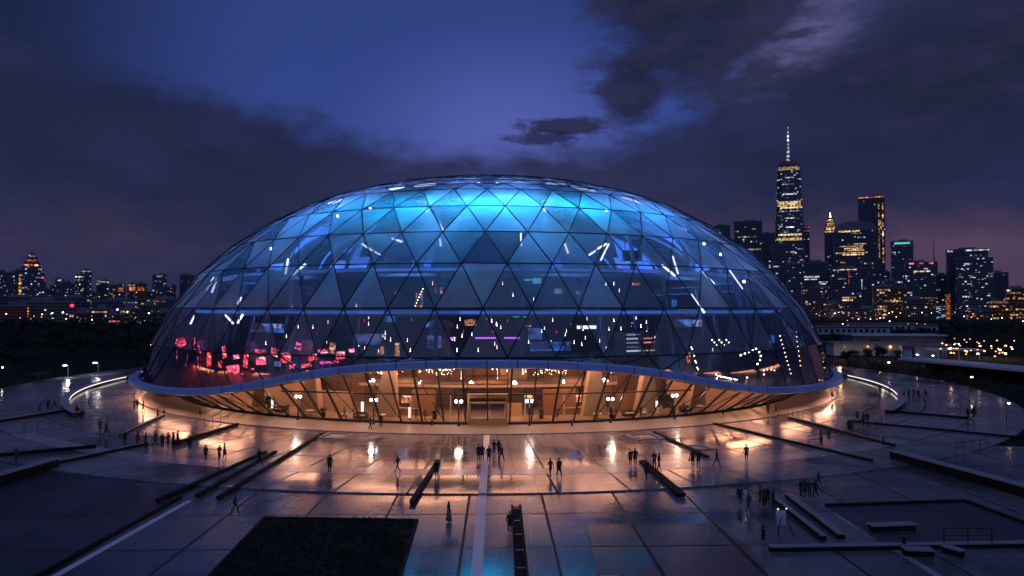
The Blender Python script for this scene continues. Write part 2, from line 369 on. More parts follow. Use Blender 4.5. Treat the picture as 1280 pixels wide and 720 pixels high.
M['navy'] = solid('navy_panel', (.05, .075, .15), .45, 0, .3, .3)
M['bluewall'] = solid('pale_blue_panel', (.25, .33, .5), .5, 0, .25, .25)
M['gold'] = solid('gold_frame', (.55, .36, .14), .35, .6)
M['fabric'] = solid('dark_fabric', (.04, .04, .05), .9)
M['cushion'] = solid('cream_cushion', (.55, .5, .42), .9)
M['woodfurn'] = solid('brown_wood', (.22, .11, .05), .45, 0, .3, 4)
M['leaf'] = solid('leaf_green', (.035, .055, .025), .7, 0, .5, 1.5)
M['leaf2'] = solid('leaf_dark', (.022, .034, .018), .7, 0, .5, 1.5)
M['bark'] = solid('bark', (.05, .035, .025), .9, 0, .3, 5)
M['white'] = solid('white_paint', (.75, .75, .75), .4, 0, .05)
M['roofgrey'] = solid('roof_grey', (.2, .215, .25), .7, 0, .2, .2)
M['palewall'] = solid('pale_wall', (.52, .54, .60), .7, 0, .15, .2)
M['amber_lamp'] = glow('amber_lamp', (1, .42, .14), 3.2)
M['warm_lamp'] = glow('warm_lamp', (1, .72, .45), 9)
M['white_lamp'] = glow('white_lamp', (1, .93, .88), 14)
M['tube'] = glow('tube_light', (.95, .93, 1), 3.2)
M['strip'] = glow('led_strip', (1, .88, .82), 1.5)
M['bluestrip'] = glow('blue_led', (.10, .26, .85), .55, .4, .15)
M['red'] = glow('red_screen', (1, .02, .05), 2.4, .45, 1.3, contrast=True)
M['pink'] = glow('pink_screen', (1, .07, .17), 3.0, .45, 1.3, contrast=True)
M['magenta_screen'] = glow('magenta_screen', (1, .05, .5), 2.2, .4, 1.2, contrast=True)
M['magenta'] = glow('magenta_neon', (.85, .12, 1), 1.8)
M['cyan'] = glow('cyan_screen', (.2, .65, 1), .9, .3, .8)
M['azure'] = glow('azure_screen', (.07, .24, .75), .55, .5, .4, contrast=True)
M['lavender'] = glow('lavender_screen', (.22, .24, .75), .5, .3, .35, contrast=True)
M['orange'] = glow('orange_light', (1, .34, .10), 1.0, .5, 1.1, contrast=True)
M['amber'] = glow('amber_window', (1, .50, .18), .85, per=True)
M['citylight'] = glow('city_orange', (1, .30, .10), .7, per=True); M['citypink'] = glow('city_pink', (1, .22, .28), .8, per=True)
M['coolwin'] = glow('cool_window', (.85, .9, 1), .85, per=True)
M['goldwin'] = glow('gold_window', (1, .66, .32), .85, per=True)
M['teal'] = glow('teal_sign', (.1, .75, .6), .9)
M['redlamp'] = glow('red_beacon', (1, .04, .1), 2.2)
M['skin'] = solid('skin', (.4, .25, .18), .6)
M['glass_low'] = glassy('lobby_glass', (.95, .92, .9), .03, .01)
M['glass_dome'] = glassy('dome_glass', (.50, .60, .82), .11, .012, .30, (.55, .74, 1))
M['glass_tint'] = glassy('tinted_glass', (.74, .58, .58), .0, .015)
M['glass_rail'] = glassy('rail_glass', (.9, .92, .95), .06)
M['darkpane'] = solid('dark_pane', (.015, .018, .022), .08)

def rim_paint():
    m, nt, out = newmat('rim_panels'); tc = nt.nodes.new('ShaderNodeTexCoord'); sx = nd(nt, 'ShaderNodeSeparateXYZ'); nt.links.new(tc.outputs['Object'], sx.inputs[0])
    a = mth(nt, 'MULTIPLY', mth(nt, 'ARCTAN2', sx.outputs[0], sx.outputs[1]), 120 / (2 * pi))
    j = smooth(nt, mth(nt, 'PINGPONG', a, .5), .022, .008); cb = nd(nt, 'ShaderNodeCombineXYZ'); nt.links.new(mth(nt, 'FLOOR', a), cb.inputs[0])
    w = nd(nt, 'ShaderNodeTexWhiteNoise'); w.noise_dimensions = '2D'; nt.links.new(cb.outputs[0], w.inputs[0])
    no = nd(nt, 'ShaderNodeTexNoise'); no.inputs['Scale'].default_value = .8; no.inputs['Detail'].default_value = 7; nt.links.new(tc.outputs['Object'], no.inputs[0])
    t = mth(nt, 'ADD', mth(nt, 'MULTIPLY', w.outputs[0], .5), mth(nt, 'MULTIPLY', no.outputs['Fac'], .5))
    c = mixc(nt, t, (.30, .45, .84), (.40, .56, .95)); c = mixc(nt, j, c, (.03, .04, .06))
    b = nt.nodes.new('ShaderNodeBsdfPrincipled'); nt.links.new(c, b.inputs[0]); nt.links.new(mth(nt, 'MULTIPLY_ADD', no.outputs['Fac'], .3, .22), b.inputs['Roughness'])
    nt.links.new(b.outputs[0], out.inputs[0]); return m
M['rim'] = rim_paint()
def wood_panels():
    m, nt, out = newmat('wood_panelling')
    tc = nt.nodes.new('ShaderNodeTexCoord'); sx = nd(nt, 'ShaderNodeSeparateXYZ'); nt.links.new(tc.outputs['Object'], sx.inputs[0])
    a = mth(nt, 'MULTIPLY', mth(nt, 'ARCTAN2', sx.outputs[0], sx.outputs[1]), 28)
    cx = nd(nt, 'ShaderNodeCombineXYZ'); nt.links.new(a, cx.inputs[0]); nt.links.new(sx.outputs[2], cx.inputs[1])
    br = nd(nt, 'ShaderNodeTexBrick'); br.offset = 0; br.inputs['Brick Width'].default_value = .55; br.inputs['Row Height'].default_value = 1.1; br.inputs['Scale'].default_value = .28; br.inputs['Mortar Size'].default_value = .012
    br.inputs['Color1'].default_value = (.34, .21, .12, 1); br.inputs['Color2'].default_value = (.15, .09, .055, 1); br.inputs['Mortar'].default_value = (.03, .02, .015, 1)
    nt.links.new(cx.outputs[0], br.inputs[0])
    b = nt.nodes.new('ShaderNodeBsdfPrincipled'); nt.links.new(br.outputs[0], b.inputs[0]); b.inputs['Roughness'].default_value = .4
    nt.links.new(b.outputs[0], out.inputs[0]); return m
M['panel'] = wood_panels()

def paving(name, col, polar, jw, rough=.12, wet=.5):
    """large polished slabs with dark open joints; each slab a little different in tone and polish"""
    m, nt, out = newmat(name)
    tc = nt.nodes.new('ShaderNodeTexCoord'); sx = nd(nt, 'ShaderNodeSeparateXYZ'); nt.links.new(tc.outputs['Object'], sx.inputs[0])
    x, y = sx.outputs[0], sx.outputs[1]
    if polar:
        r = mth(nt, 'SQRT', mth(nt, 'ADD', mth(nt, 'MULTIPLY', x, x), mth(nt, 'MULTIPLY', y, y)))
        ph = mth(nt, 'ARCTAN2', x, y)
        rc = mth(nt, 'DIVIDE', mth(nt, 'SUBTRACT', r, 72.6), 6.8); rf = mth(nt, 'FLOOR', rc)
        pc = mth(nt, 'ADD', mth(nt, 'MULTIPLY', ph, 96 / (2 * pi)), mth(nt, 'MULTIPLY', mth(nt, 'MODULO', mth(nt, 'ABSOLUTE', rf), 2), 0)); pf = mth(nt, 'FLOOR', pc)
        dr = mth(nt, 'MULTIPLY', mth(nt, 'PINGPONG', rc, .5), 6.8)
        dp = mth(nt, 'MULTIPLY', mth(nt, 'MULTIPLY', mth(nt, 'PINGPONG', pc, .5), 2 * pi / 96), r)
        d = mth(nt, 'MINIMUM', dr, dp)
    else:
        gx, gy = 6.2, 7.5
        rc = mth(nt, 'DIVIDE', y, gy); pc = mth(nt, 'DIVIDE', mth(nt, 'ADD', x, 1.1), gx); rf = mth(nt, 'FLOOR', rc); pf = mth(nt, 'FLOOR', pc)
        d = mth(nt, 'MINIMUM', mth(nt, 'MULTIPLY', mth(nt, 'PINGPONG', rc, .5), gy), mth(nt, 'MULTIPLY', mth(nt, 'PINGPONG', pc, .5), gx))
    cx = nd(nt, 'ShaderNodeCombineXYZ'); nt.links.new(rf, cx.inputs[0]); nt.links.new(pf, cx.inputs[1])
    w = nd(nt, 'ShaderNodeTexWhiteNoise'); w.noise_dimensions = '2D'; nt.links.new(cx.outputs[0], w.inputs[0])
    no = nd(nt, 'ShaderNodeTexNoise'); no.inputs['Scale'].default_value = .16; no.inputs['Detail'].default_value = 6; nt.links.new(tc.outputs['Object'], no.inputs[0])
    n2 = nd(nt, 'ShaderNodeTexNoise'); n2.inputs['Scale'].default_value = 2.2; n2.inputs['Detail'].default_value = 5; nt.links.new(tc.outputs['Object'], n2.inputs[0])
    fin = mth(nt, 'MINIMUM', mth(nt, 'PINGPONG', mth(nt, 'DIVIDE', x, 1.24), .5), mth(nt, 'PINGPONG', mth(nt, 'DIVIDE', y, .83), .5)) if not polar else mth(nt, 'MINIMUM', mth(nt, 'PINGPONG', mth(nt, 'MULTIPLY', rc, 6), .5), mth(nt, 'PINGPONG', mth(nt, 'MULTIPLY', pc, 4), .5))
    fine = smooth(nt, fin, .035, .012)
    wetn = nd(nt, 'ShaderNodeTexNoise'); wetn.inputs['Scale'].default_value = .07; wetn.inputs['Detail'].default_value = 7; wetn.inputs['Roughness'].default_value = .6; nt.links.new(tc.outputs['Object'], wetn.inputs[0])
    joint = smooth(nt, d, jw * 1.3, jw * .6)
    t = mth(nt, 'ADD', mth(nt, 'MULTIPLY', w.outputs[0], .5), mth(nt, 'MULTIPLY', no.outputs['Fac'], .5))
    c = mixc(nt, t, tuple(q * .5 for q in col), tuple(q * 1.4 for q in col))
    c = mixc(nt, mth(nt, 'MULTIPLY', n2.outputs['Fac'], .25), c, tuple(q * .5 for q in col))
    c = mixc(nt, mth(nt, 'MULTIPLY', fine, .75), c, tuple(q * .3 for q in col))
    c = mixc(nt, smooth(nt, wetn.outputs['Fac'], .5, .62), c, mixc(nt, .45, c, (.01, .01, .012)))
    c = mixc(nt, joint, c, (.008, .008, .01))
    b = nt.nodes.new('ShaderNodeBsdfPrincipled'); nt.links.new(c, b.inputs[0])
    b.inputs['Specular IOR Level'].default_value = wet
    ro = mth(nt, 'ADD', mth(nt, 'MULTIPLY_ADD', w.outputs[0], .06, rough - .05), mth(nt, 'MULTIPLY', smooth(nt, wetn.outputs['Fac'], .6, .42), .13))
    ro = mth(nt, 'ADD', ro, mth(nt, 'MULTIPLY', joint, .5)); nt.links.new(ro, b.inputs['Roughness'])
    bp = nd(nt, 'ShaderNodeBump'); bp.inputs['Strength'].default_value = .05; bp.inputs['Distance'].default_value = .05
    nt.links.new(n2.outputs['Fac'], bp.inputs['Height']); nt.links.new(bp.outputs[0], b.inputs['Normal'])
    nt.links.new(b.outputs[0], out.inputs[0]); return m
M['plaza'] = paving('plaza_stone', (.27, .265, .285), True, .12, .10, .8)
M['apron'] = paving('apron_stone', (.16, .165, .19), False, .10, .15, .6)
M['lightstone'] = solid('light_stone', (.36, .36, .38), .25, 0, .15, .7)
def grass_mat(name, col):
    m, nt, out = newmat(name); tc = nt.nodes.new('ShaderNodeTexCoord')
    a = nd(nt, 'ShaderNodeTexNoise'); a.inputs['Scale'].default_value = .05; a.inputs['Detail'].default_value = 8; nt.links.new(tc.outputs['Object'], a.inputs[0])
    q = nd(nt, 'ShaderNodeTexNoise'); q.inputs['Scale'].default_value = 1.5; q.inputs['Detail'].default_value = 6; nt.links.new(tc.outputs['Object'], q.inputs[0])
    c = mixc(nt, a.outputs['Fac'], tuple(x * .5 for x in col), tuple(x * 1.5 for x in col)); c = mixc(nt, smooth(nt, q.outputs['Fac'], .4, .65), c, tuple(x * .4 for x in col))
    b = nt.nodes.new('ShaderNodeBsdfPrincipled'); nt.links.new(c, b.inputs[0]); b.inputs['Roughness'].default_value = .95; b.inputs['Specular IOR Level'].default_value = .1
    bp = nd(nt, 'ShaderNodeBump'); bp.inputs['Strength'].default_value = .8; nt.links.new(q.outputs['Fac'], bp.inputs['Height']); nt.links.new(bp.outputs[0], b.inputs['Normal'])
    nt.links.new(b.outputs[0], out.inputs[0]); return m
M['grass'] = grass_mat('ground_grass', (.022, .027, .016))
M['lawn'] = grass_mat('lawn_grass', (.03, .038, .022))
# towers: wall colour, lit share, warm and cool window light
M['f_cool'] = facade('facade_cool', (.13, .14, .2), .11, (1, .75, .45), (.8, .9, 1), .65, 1.0, 3.4, 4)
M['f_warm'] = facade('facade_warm', (.14, .12, .14), .13, (1, .58, .25), (1, .8, .55), .3, 1.0, 3.2, 3.8, .05)
M['f_dark'] = facade('facade_dark', (.11, .12, .18), .045, (1, .7, .4), (.85, .9, 1), .5, .9, 3.4, 4)
M['f_band'] = facade('facade_banded', (.13, .14, .21), .13, (1, .8, .5), (.85, .9, 1), .6, .9, 3, 4.2, .10)
M['f_glow'] = facade('facade_floodlit', (.22, .11, .06), .25, (1, .5, .18), (1, .7, .35), .25, 1.0, 3.4, 4, .1)
M['f_low'] = facade('facade_low', (.10, .085, .09), .14, (1, .6, .3), (1, .85, .7), .4, 1.0, 4, 3.6)
M['f_stripe'] = facade('facade_office', (.05, .05, .06), .2, (1, .8, .6), (.9, .95, 1), .5, 1, 3, 3.6, .2)
def striped(name, a, b, p):
    m, nt, out = newmat(name); tc = nt.nodes.new('ShaderNodeTexCoord'); sx = nd(nt, 'ShaderNodeSeparateXYZ'); nt.links.new(tc.outputs['Object'], sx.inputs[0])
    f = mth(nt, 'GREATER_THAN', mth(nt, 'FRACT', mth(nt, 'DIVIDE', sx.outputs[2], p)), .55)
    s = nt.nodes.new('ShaderNodeBsdfPrincipled'); nt.links.new(mixc(nt, f, a, b), s.inputs[0]); s.inputs['Roughness'].default_value = .6
    nt.links.new(s.outputs[0], out.inputs[0]); return m
M['louvre'] = striped('louvred_wall', (.16, .16, .18), (.03, .03, .035), 3.0)
M['louvre_red_lit'] = striped('louvred_wall_red_lit', (.30, .07, .06), (.05, .02, .025), 3.0)  # red light on the louvres is put into their colour
# ------------------------------------------------------------------ ground and plaza
def sheet(name, pts, z, mat, kind='structure'):
    b = MB(); b.add([(p[0], p[1], z) for p in pts], [tuple(range(len(pts)))])
    me_ok = b.build(name, mat); me_ok.data.update()
    if me_ok.data.polygons[0].normal.z < 0: me_ok.data.flip_normals()
    return tag(me_ok, kind=kind)
sheet('ground', [(-9000, -400), (9000, -400), (9000, 9000), (-9000, 9000)], -.22, M['grass'])
b = MB(); n = 96
b.prism([P(99.5, 360 * i / 192)[:2] for i in range(192)], -.125, 0)
tag(b.build('plaza', M['plaza']), kind='structure')
sheet('forecourt', [(-150, -97.0), (-60, -80), (60, -80), (150, -97.0), (170, -175), (-170, -175)], -.12, M['apron'])
# flush inlays of lighter stone
b = MB(); b.sweep(lambda ph: [(90.6, .004), (93.0, .004), (93.0, -.05), (90.6, -.05)], -40, 33, 1); tag(b.build('paving_band', M['lightstone']), kind='structure')
sheet('centre_strip', [(-.36, -72.5), (.36, -72.5), (.36, -99.4), (-.36, -99.4)], .010, M['white'])
sheet('centre_strip', [(-.36, -99.5), (.36, -99.5), (.36, -150), (-.36, -150)], -.112, M['white'])
def strip(name, pa, pb, w, mat, z=-.112):
    a, c = G(*pa), G(*pb); d = (c - a); d.z = 0; d.normalize(); q = Vector((-d.y, d.x, 0)) * w / 2
    return sheet(name, [a - q, c - q, c + q, a + q], z, mat)
strip('path_stripe', (237, 624), (20, 745), .5, M['white'])
strip('path_stripe', (1044, 640), (1230, 752), .5, M['lightstone'])
z_ = -.115
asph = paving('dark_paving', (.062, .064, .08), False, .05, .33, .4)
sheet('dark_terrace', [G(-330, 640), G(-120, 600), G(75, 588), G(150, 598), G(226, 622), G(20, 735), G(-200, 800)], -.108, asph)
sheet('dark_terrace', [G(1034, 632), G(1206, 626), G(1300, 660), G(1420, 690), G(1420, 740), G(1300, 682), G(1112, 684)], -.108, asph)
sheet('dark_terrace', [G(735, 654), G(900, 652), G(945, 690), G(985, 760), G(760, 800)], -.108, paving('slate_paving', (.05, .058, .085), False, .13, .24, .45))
# sunken looking planting bed at the front
bed = [G(331, 646), G(521, 649), G(478, 790), G(195, 790)]
b = MB()
for i in range(4):
    a, c = Vector(bed[i]), Vector(bed[(i + 1) % 4]); d = c - a; m_ = (a + c) / 2
    b.box((m_.x, m_.y, -.06), (d.length + .25, .25, .14 + .002 * i), 0, rz=atan2(d.y, d.x))
kerb = tag(b.build('bed_kerb', M['darkstone']), kind='structure')
sheet('bed_lawn', bed, -.085, M['lawn'])
gb = MB()
A_, B_, C_, D_ = [Vector(p) for p in bed]
for i in range(5200):
    u, v = rnd.random(), rnd.random(); p = (A_ * (1 - u) + B_ * u) * (1 - v) + (D_ * (1 - u) + C_ * u) * v
    h = rnd.uniform(.06, .2) * (1 + 1.6 * max(0, sin(p.x * .9 + 1.3 * sin(p.y * .5)) * sin(p.y * .7 + p.x * .3))); t = rnd.uniform(0, 6.28); w = rnd.uniform(.05, .14)
    gb.add([(p.x - w * cos(t), p.y - w * sin(t), -.08), (p.x + w * cos(t), p.y + w * sin(t), -.08), (p.x + rnd.uniform(-.1, .1), p.y + rnd.uniform(-.1, .1), -.08 + h)], [(0, 1, 2)])
tag(gb.build('ground_cover', M['leaf2']), kind='stuff')
# ring step round the glass
b = MB(); b.sweep(lambda ph: [(64.9, .12), (72.4, .12), (72.4, -.05), (64.9, -.05)], 0, 360, 1.5)
tag(b.build('ring_step', solid('step_stone', (.34, .31, .29), .3, 0, .15, .5)), kind='structure')
# ------------------------------------------------------------------ the dome
dome = thing('dome_building', 'huge glass dome with dark triangular lattice and warm lit lobby under its wavy blue rim', 'building')
ROT = -.5
ringz = {16: 16.0, 15: 22.38, 14: 27.45, 13: 32.3, 12: 36.3, 17: 9.55}
r12 = prof(36.3)
for k in range(1, 12): ringz[k] = prof_z(r12 * k / 12)
def node(k, j):
    if k == 0: return Vector((0, 0, DZ + DH))
    ph = ROT - 45 + 360.0 * j / (4 * k)
    if k == 18:
        z = min(rim_z(ph) + .40, ringz[17] - .12); return P(prof(z), ph, z)
    return P(prof(ringz[k]), ph, ringz[k])
KN = 18
edges = set(); tris = []
for k in range(0, KN):
    for s in range(4):
        for j in range(k + 1):
            t = ((k, (s * k + j) % max(1, 4 * k)), (k + 1, s * (k + 1) + j), (k + 1, (s * (k + 1) + j + 1) % (4 * k + 4))); tris.append(t)
            if j < k: tris.append(((k, s * k + j), (k + 1, (s * (k + 1) + j + 1) % (4 * k + 4)), (k, (s * k + j + 1) % (4 * k))))
for t in tris:
    for i in range(3): edges.add(tuple(sorted((t[i], t[(i + 1) % 3]))))
gb = MB(); tb = MB(); rg = random.Random(5)
for t in tris:
    p = [node(*q) for q in t]; c = (p[0] + p[1] + p[2]) / 3; nv = (p[1] - p[0]).cross(p[2] - p[0]).normalized()
    if nv.dot(c - Vector((0, 0, 5))) < 0: p = [p[0], p[2], p[1]]; nv = -nv
    low = c.z < 14
    q = [c + (x - c) * .985 + nv * rg.uniform(-.05, .05) for x in p]
    if min(x.z for x in p) < 9.4 and max(x.z for x in p) < 9.7: tb.add(q, [(0, 1, 2)]); continue
    gb.add(q, [(0, 1, 2)]); gb.tone.append(rg.random() * .5 - .25 if low else rg.random() ** 1.5 * 1.15 + .05)
shell = gb.build('glazing', M['glass_dome'], dome); tb.build('tinted_glazing', M['glass_tint'], dome)
lb = MB()
for a, c in edges:
    pa, pc = node(*a), node(*c)
    hor = a[0] == c[0]
    if a[0] == 17 and c[0] == 18 and (a[1] + c[1]) % 2 == 0 and abs(phi_of(pa)) > 24: continue
    lb.tube(pa, pc, .115 if hor else .10, n=4)
for k in range(1, KN):
    for j in range(4 * k):
        p = node(k, j); lb.ball(p, .17, 6)
lb.build('lattice', M['steel'], dome)
# rim: a swept blue-grey band
b = MB()
def rim_sec(ph):
    z = rim_z(ph); return [(71.95, z + .46), (73.0, z + .54), (73.45, z + .34), (73.4, z - .45), (72.9, z - .58), (70.9, z - .42), (70.9, z - .15), (71.95, z - .12)]
b.sweep(rim_sec, 0, 360, 1.0)
b.build('rim_canopy', M['rim'], dome)
b = MB(); b.sweep(lambda ph: [(71.9, rim_z(ph) + .38), (71.9, rim_z(ph) - .1), (71.5, rim_z(ph) - .1), (71.5, rim_z(ph) + .38)], 0, 360, 1.5)
b.build('gutter', M['black'], dome)
# leaning lobby glass and its frame
PH = 60.0
def low_top(ph): return P(71.0, ph, rim_z(ph) - .42)
def low_bot(ph): return P(65.2, ph, .45)
NM = 46
for i in range(NM):
    gb = MB()
    a, c = -PH + 2 * PH * i / NM + .06, -PH + 2 * PH * (i + 1) / NM - .06
    if abs((a + c) / 2) < 2.0: continue
    gb.add([low_bot(a), low_bot(c), low_top(c), low_top(a)], [(0, 1, 2, 3)])
    gb.build('lobby_window', M['glass_low'], dome)
for i in range(NM + 1):
    a = -PH + 2 * PH * i / NM
    m_ = MB(); m_.tube(low_bot(a) + P(.1, a, -.33), low_top(a) + P(.06, a, .1), .13 if i % 2 else .17, n=4)
    m_.build('mullion', M['steel'], dome)
for i in range(NM):
    a, c = -PH + 2 * PH * i / NM, -PH + 2 * PH * (i + 1) / NM
    if abs(a + c) < 12 or i % 2: continue
    if a < 0: a, c = c, a
    m_ = MB(); m_.tube(low_bot(a) + P(.1, a, 0), low_top(c) + P(.06, c, 0), .07, n=4); m_.build('diagonal_brace', M['steel'], dome)
b = MB(); b.sweep(lambda ph: [(65.0, .45), (65.5, .45), (65.5, .10), (65.0, .10)], -PH, -2.3, 1.2); b.sweep(lambda ph: [(65.0, .45), (65.5, .45), (65.5, .10), (65.0, .10)], 2.3, PH, 1.2)
b.build('base_sill', M['steel'], dome)
for s0, s1 in ((-24, -2.4), (2.4, 24)):
    b = MB()
    def ts(ph):
        z = 4.55; t = (z - .45) / (rim_z(ph) - .87); r = 65.2 + 5.8 * t
        return [(r + .12, z + .09), (r + .12, z - .09), (r - .12, z - .09), (r - .12, z + .09)]
    b.sweep(ts, s0, s1, 1.2); b.build('transom', M['steel'], dome)
b = MB(); b.sweep(lambda ph: [(65.2, .12), (71.0, rim_z(ph) - .38), (70.6, rim_z(ph) - .38), (64.8, .12)], PH, 360 - PH, 2)
b.build('plinth_wall', M['concrete'], dome)
for a in (-66, -78, 66, 78, -92, 92):
    b = MB(); b.lathe([(.75, .12), (.62, .3), (.42, .9), (.42, rim_z(a) - .8), (.6, rim_z(a) - .45)], 12, P(71.9, a)); b.build('support_column', M['concrete'], dome)
# entrance portal in the middle of the glass
po = MB(); py_ = -65.6
po.box((-2.6, py_, 2.2), (.28, 1.0, 4.1)); po.box((2.6, py_, 2.2), (.28, 1.0, 4.1)); po.box((0, py_ - .02, 4.05), (5.48, 1.1, .5)); po.box((0, py_ + .01, 3.1), (4.92, .5, .16)); po.box((0, py_ + .01, .55), (4.92, .4, .85))
portal = po.build('entrance_portal', M['gold'], dome)
for sx_ in (-1, 1):
    b = MB(); b.box((sx_ * 1.2, py_ + .05, 2.0), (2.2, .06, 2.05)); d_ = b.build('door', M['glass_rail'], portal)
    b = MB(); x_ = sx_ * 1.2
    b.box((x_ - 1.16, py_, 2.0), (.1, .16, 2.3)); b.box((x_ + 1.16, py_, 2.0), (.1, .16, 2.3)); b.box((x_, py_ - .01, 3.0), (2.2, .15, .1)); b.box((x_, py_ - .01, 1.03), (2.2, .15, .1)); b.build('door_frame', M['white'], d_)
b = MB(); od = [(-2.7, -65.6 - .3 * 0, 4.5), (2.7, -65.6, 4.5), (2.7, -70.4, 8.2), (-2.7, -70.4, 8.2)]
b.add(od, [(0, 1, 2, 3)]); b.build('overdoor_glass', M['glass_low'], dome)
b = MB()
for t_ in (0, .36, .7, 1.0): y_, z_o = -65.6 - 4.8 * t_, 4.5 + 3.7 * t_; b.box((0, y_, z_o), (5.4, .16, .13))
for x_ in (-2.7, 0, 2.7): b.tube((x_, -65.6, 4.5), (x_, -70.4, 8.2), .08, n=4)
b.build('overdoor_frame', M['steel'], dome)
# white framed glass lobbies either side of the door
for cx_, lab in ((-8.0, 0), (8.0, 1)):
    b = MB(); a = math.degrees(math.asin(cx_ / 63.5)); c_ = P(63.3, a); w = 5.6; T = Matrix.Translation(c_) @ Matrix.Rotation(R(a), 4, 'Z')
    for bx in ((-w / 2, 0, 1.95, .14, .14, 3.7), (w / 2, 0, 1.95, .14, .14, 3.7), (0, 0, 3.87, w + .14, .15, .14)): b.box(bx[:3], bx[3:], 0, T)
    b.build('glazed_screen_frame', M['white'], dome)
# lobby inside
b = MB(); b.add([P(64.85, a, .122) for a in range(-76, 77, 2)] + [P(20, 76, .122), P(20, -76, .122)], [tuple(range(79))]); b.build('lobby_floor', M['floor_warm'], dome)
def fan(z_of, rs, p0, p1, step):
    b = MB(); n_ = int((p1 - p0) / step); vs_l = [P(r, p0 + (p1 - p0) * i / n_, z_of(r, p0 + (p1 - p0) * i / n_)) for r in rs for i in range(n_ + 1)]
    return b, vs_l, [(i * (n_ + 1) + j, i * (n_ + 1) + j + 1, (i + 1) * (n_ + 1) + j + 1, (i + 1) * (n_ + 1) + j) for i in range(len(rs) - 1) for j in range(n_)]
rs = [8, 30, 46, 54, 57, 60, 62.5, 65, 67.5, 70.7]
b, vv, ff = fan(deck_z, rs, -180, 180, 2); b.add(vv, ff); deck = b.build('gallery_floor', M['deck'], dome)
b, vv, ff = fan(lambda r, p: max(.3, deck_z(r, p) - .42), rs, -180, 180, 2); b.add(vv, ff); b.build('lobby_ceiling', M['ceil'], dome)
b = MB(); b.sweep(lambda ph: [(46, 7.6), (46.3, 7.6), (46.3, .125), (46, .125)], -80, 80, 2); b.build('lobby_back_wall', M['panel'], dome)
b = MB(); b.sweep(lambda ph: [(46.35, 4.45), (56, 4.45), (56, 4.05), (46.35, 4.05)], -21, 21, 1.5); mz = b.build('mezzanine', M['cream'], dome)
b = MB(); b.sweep(lambda ph: [(55.8, 5.45), (55.86, 5.45), (55.86, 4.46), (55.8, 4.46)], -21, 21, 1.5); b.build('balustrade', M['glass_rail'], mz)
for p0, p1 in ((-60, -31), (31, 60)):
    b = MB(); b.sweep(lambda ph: [(56.0, deck_z(56, ph) - .45), (56.3, deck_z(56.3, ph) - .45), (56.3, .125), (56.0, .125)], p0, p1, 1.5); b.build('lobby_side_wall', M['cream'], dome)
# slanting slab piers in the lobby
for a, ln in ((-14.5, 1), (-27, 1), (-38, 1), (15.5, -1), (24, -1), (34, -1)):
    b = MB(); p0 = P(59.5, a); h = deck_z(59.5, a) - .45; q = P(0, 0); T = Matrix.Translation(p0) @ Matrix.Rotation(R(a), 4, 'Z')
    b.add([(-2.2, -.6, .12), (1.7, -.6, .12), (1.7, .6, .12), (-2.2, .6, .12), (-.6 + ln * .8, -1.6, h), (1.0 + ln * .8, -1.6, h), (1.0 + ln * .8, -.6, h), (-.6 + ln * .8, -.6, h)],
          [(3, 2, 1, 0), (4, 5, 6, 7), (0, 1, 5, 4), (1, 2, 6, 5), (2, 3, 7, 6), (3, 0, 4, 7)], 0, T)
    b.build('slab_pier', M['cream'], dome)
for a, w, h0, h1, mt in ((-5.5, 4.5, 4.5, 7.4, 'panel'), (4.4, 4.2, 4.6, 7.5, 'cream'), (-9.5, 3.5, .13, 3.9, 'woodfurn'), (10.5, 5, .13, 3.9, 'woodfurn'), (3.7, 2.4, .13, 2.0, 'gold'), (-24, 6, .13, 3.2, 'cream'), (23, 7, .13, 3.0, 'woodfurn')):
    b = MB(); r_ = 51 if h0 > 1 else 58; c_ = P(r_, a, (h0 + h1) / 2); b.box((0, 0, 0), (w, .5, h1 - h0), 0, Matrix.Translation(c_) @ Matrix.Rotation(R(a), 4, 'Z')); b.build('partition', M[mt], dome)
# gallery storeys inside the dome
def slab(z, ro, ri, th, name):
    b = MB(); b.sweep(lambda ph: [(ri, z), (ro, z), (ro, z - th), (ri, z - th)], 0, 360, 3); s_ = b.build(name, M['slab'], dome)
    b = MB(); b.sweep(lambda ph: [(ro + .01, z - .12), (ro + .16, z - .12), (ro + .16, z - .55), (ro + .01, z - .55)], 0, 360, 3); b.build('light_edge', M['bluestrip'], s_)
    return s_
slab(15.7, 62.5, 34, .9, 'gallery_slab'); slab(22.1, 57.5, 30, .9, 'gallery_slab')
b = MB(); b.lathe([(15, 7.9), (15, 22), (13, 30), (9, 35), (9, 35.6)], 36); b.build('core_tower', M['navy'], dome)
b = MB(); b.sweep(lambda ph: [(30.2, 15.6), (30.2, 8.02), (30, 8.02), (30, 15.6)], -110, 110, 4); b.build('gallery_wall', M['navy'], dome)
b = MB(); b.sweep(lambda ph: [(36.2, 21.1), (36.2, 15.72), (36, 15.72), (36, 21.1)], -110, 110, 4); b.build('gallery_wall', M['bluewall'], dome)
for i in range(28):
    a = -175 + 360 * i / 28; b = MB(); b.tube(P(58, a, 8), P(55.5, a, 21.3), .32, n=8); b.build('raking_column', M['bluewall'], dome)
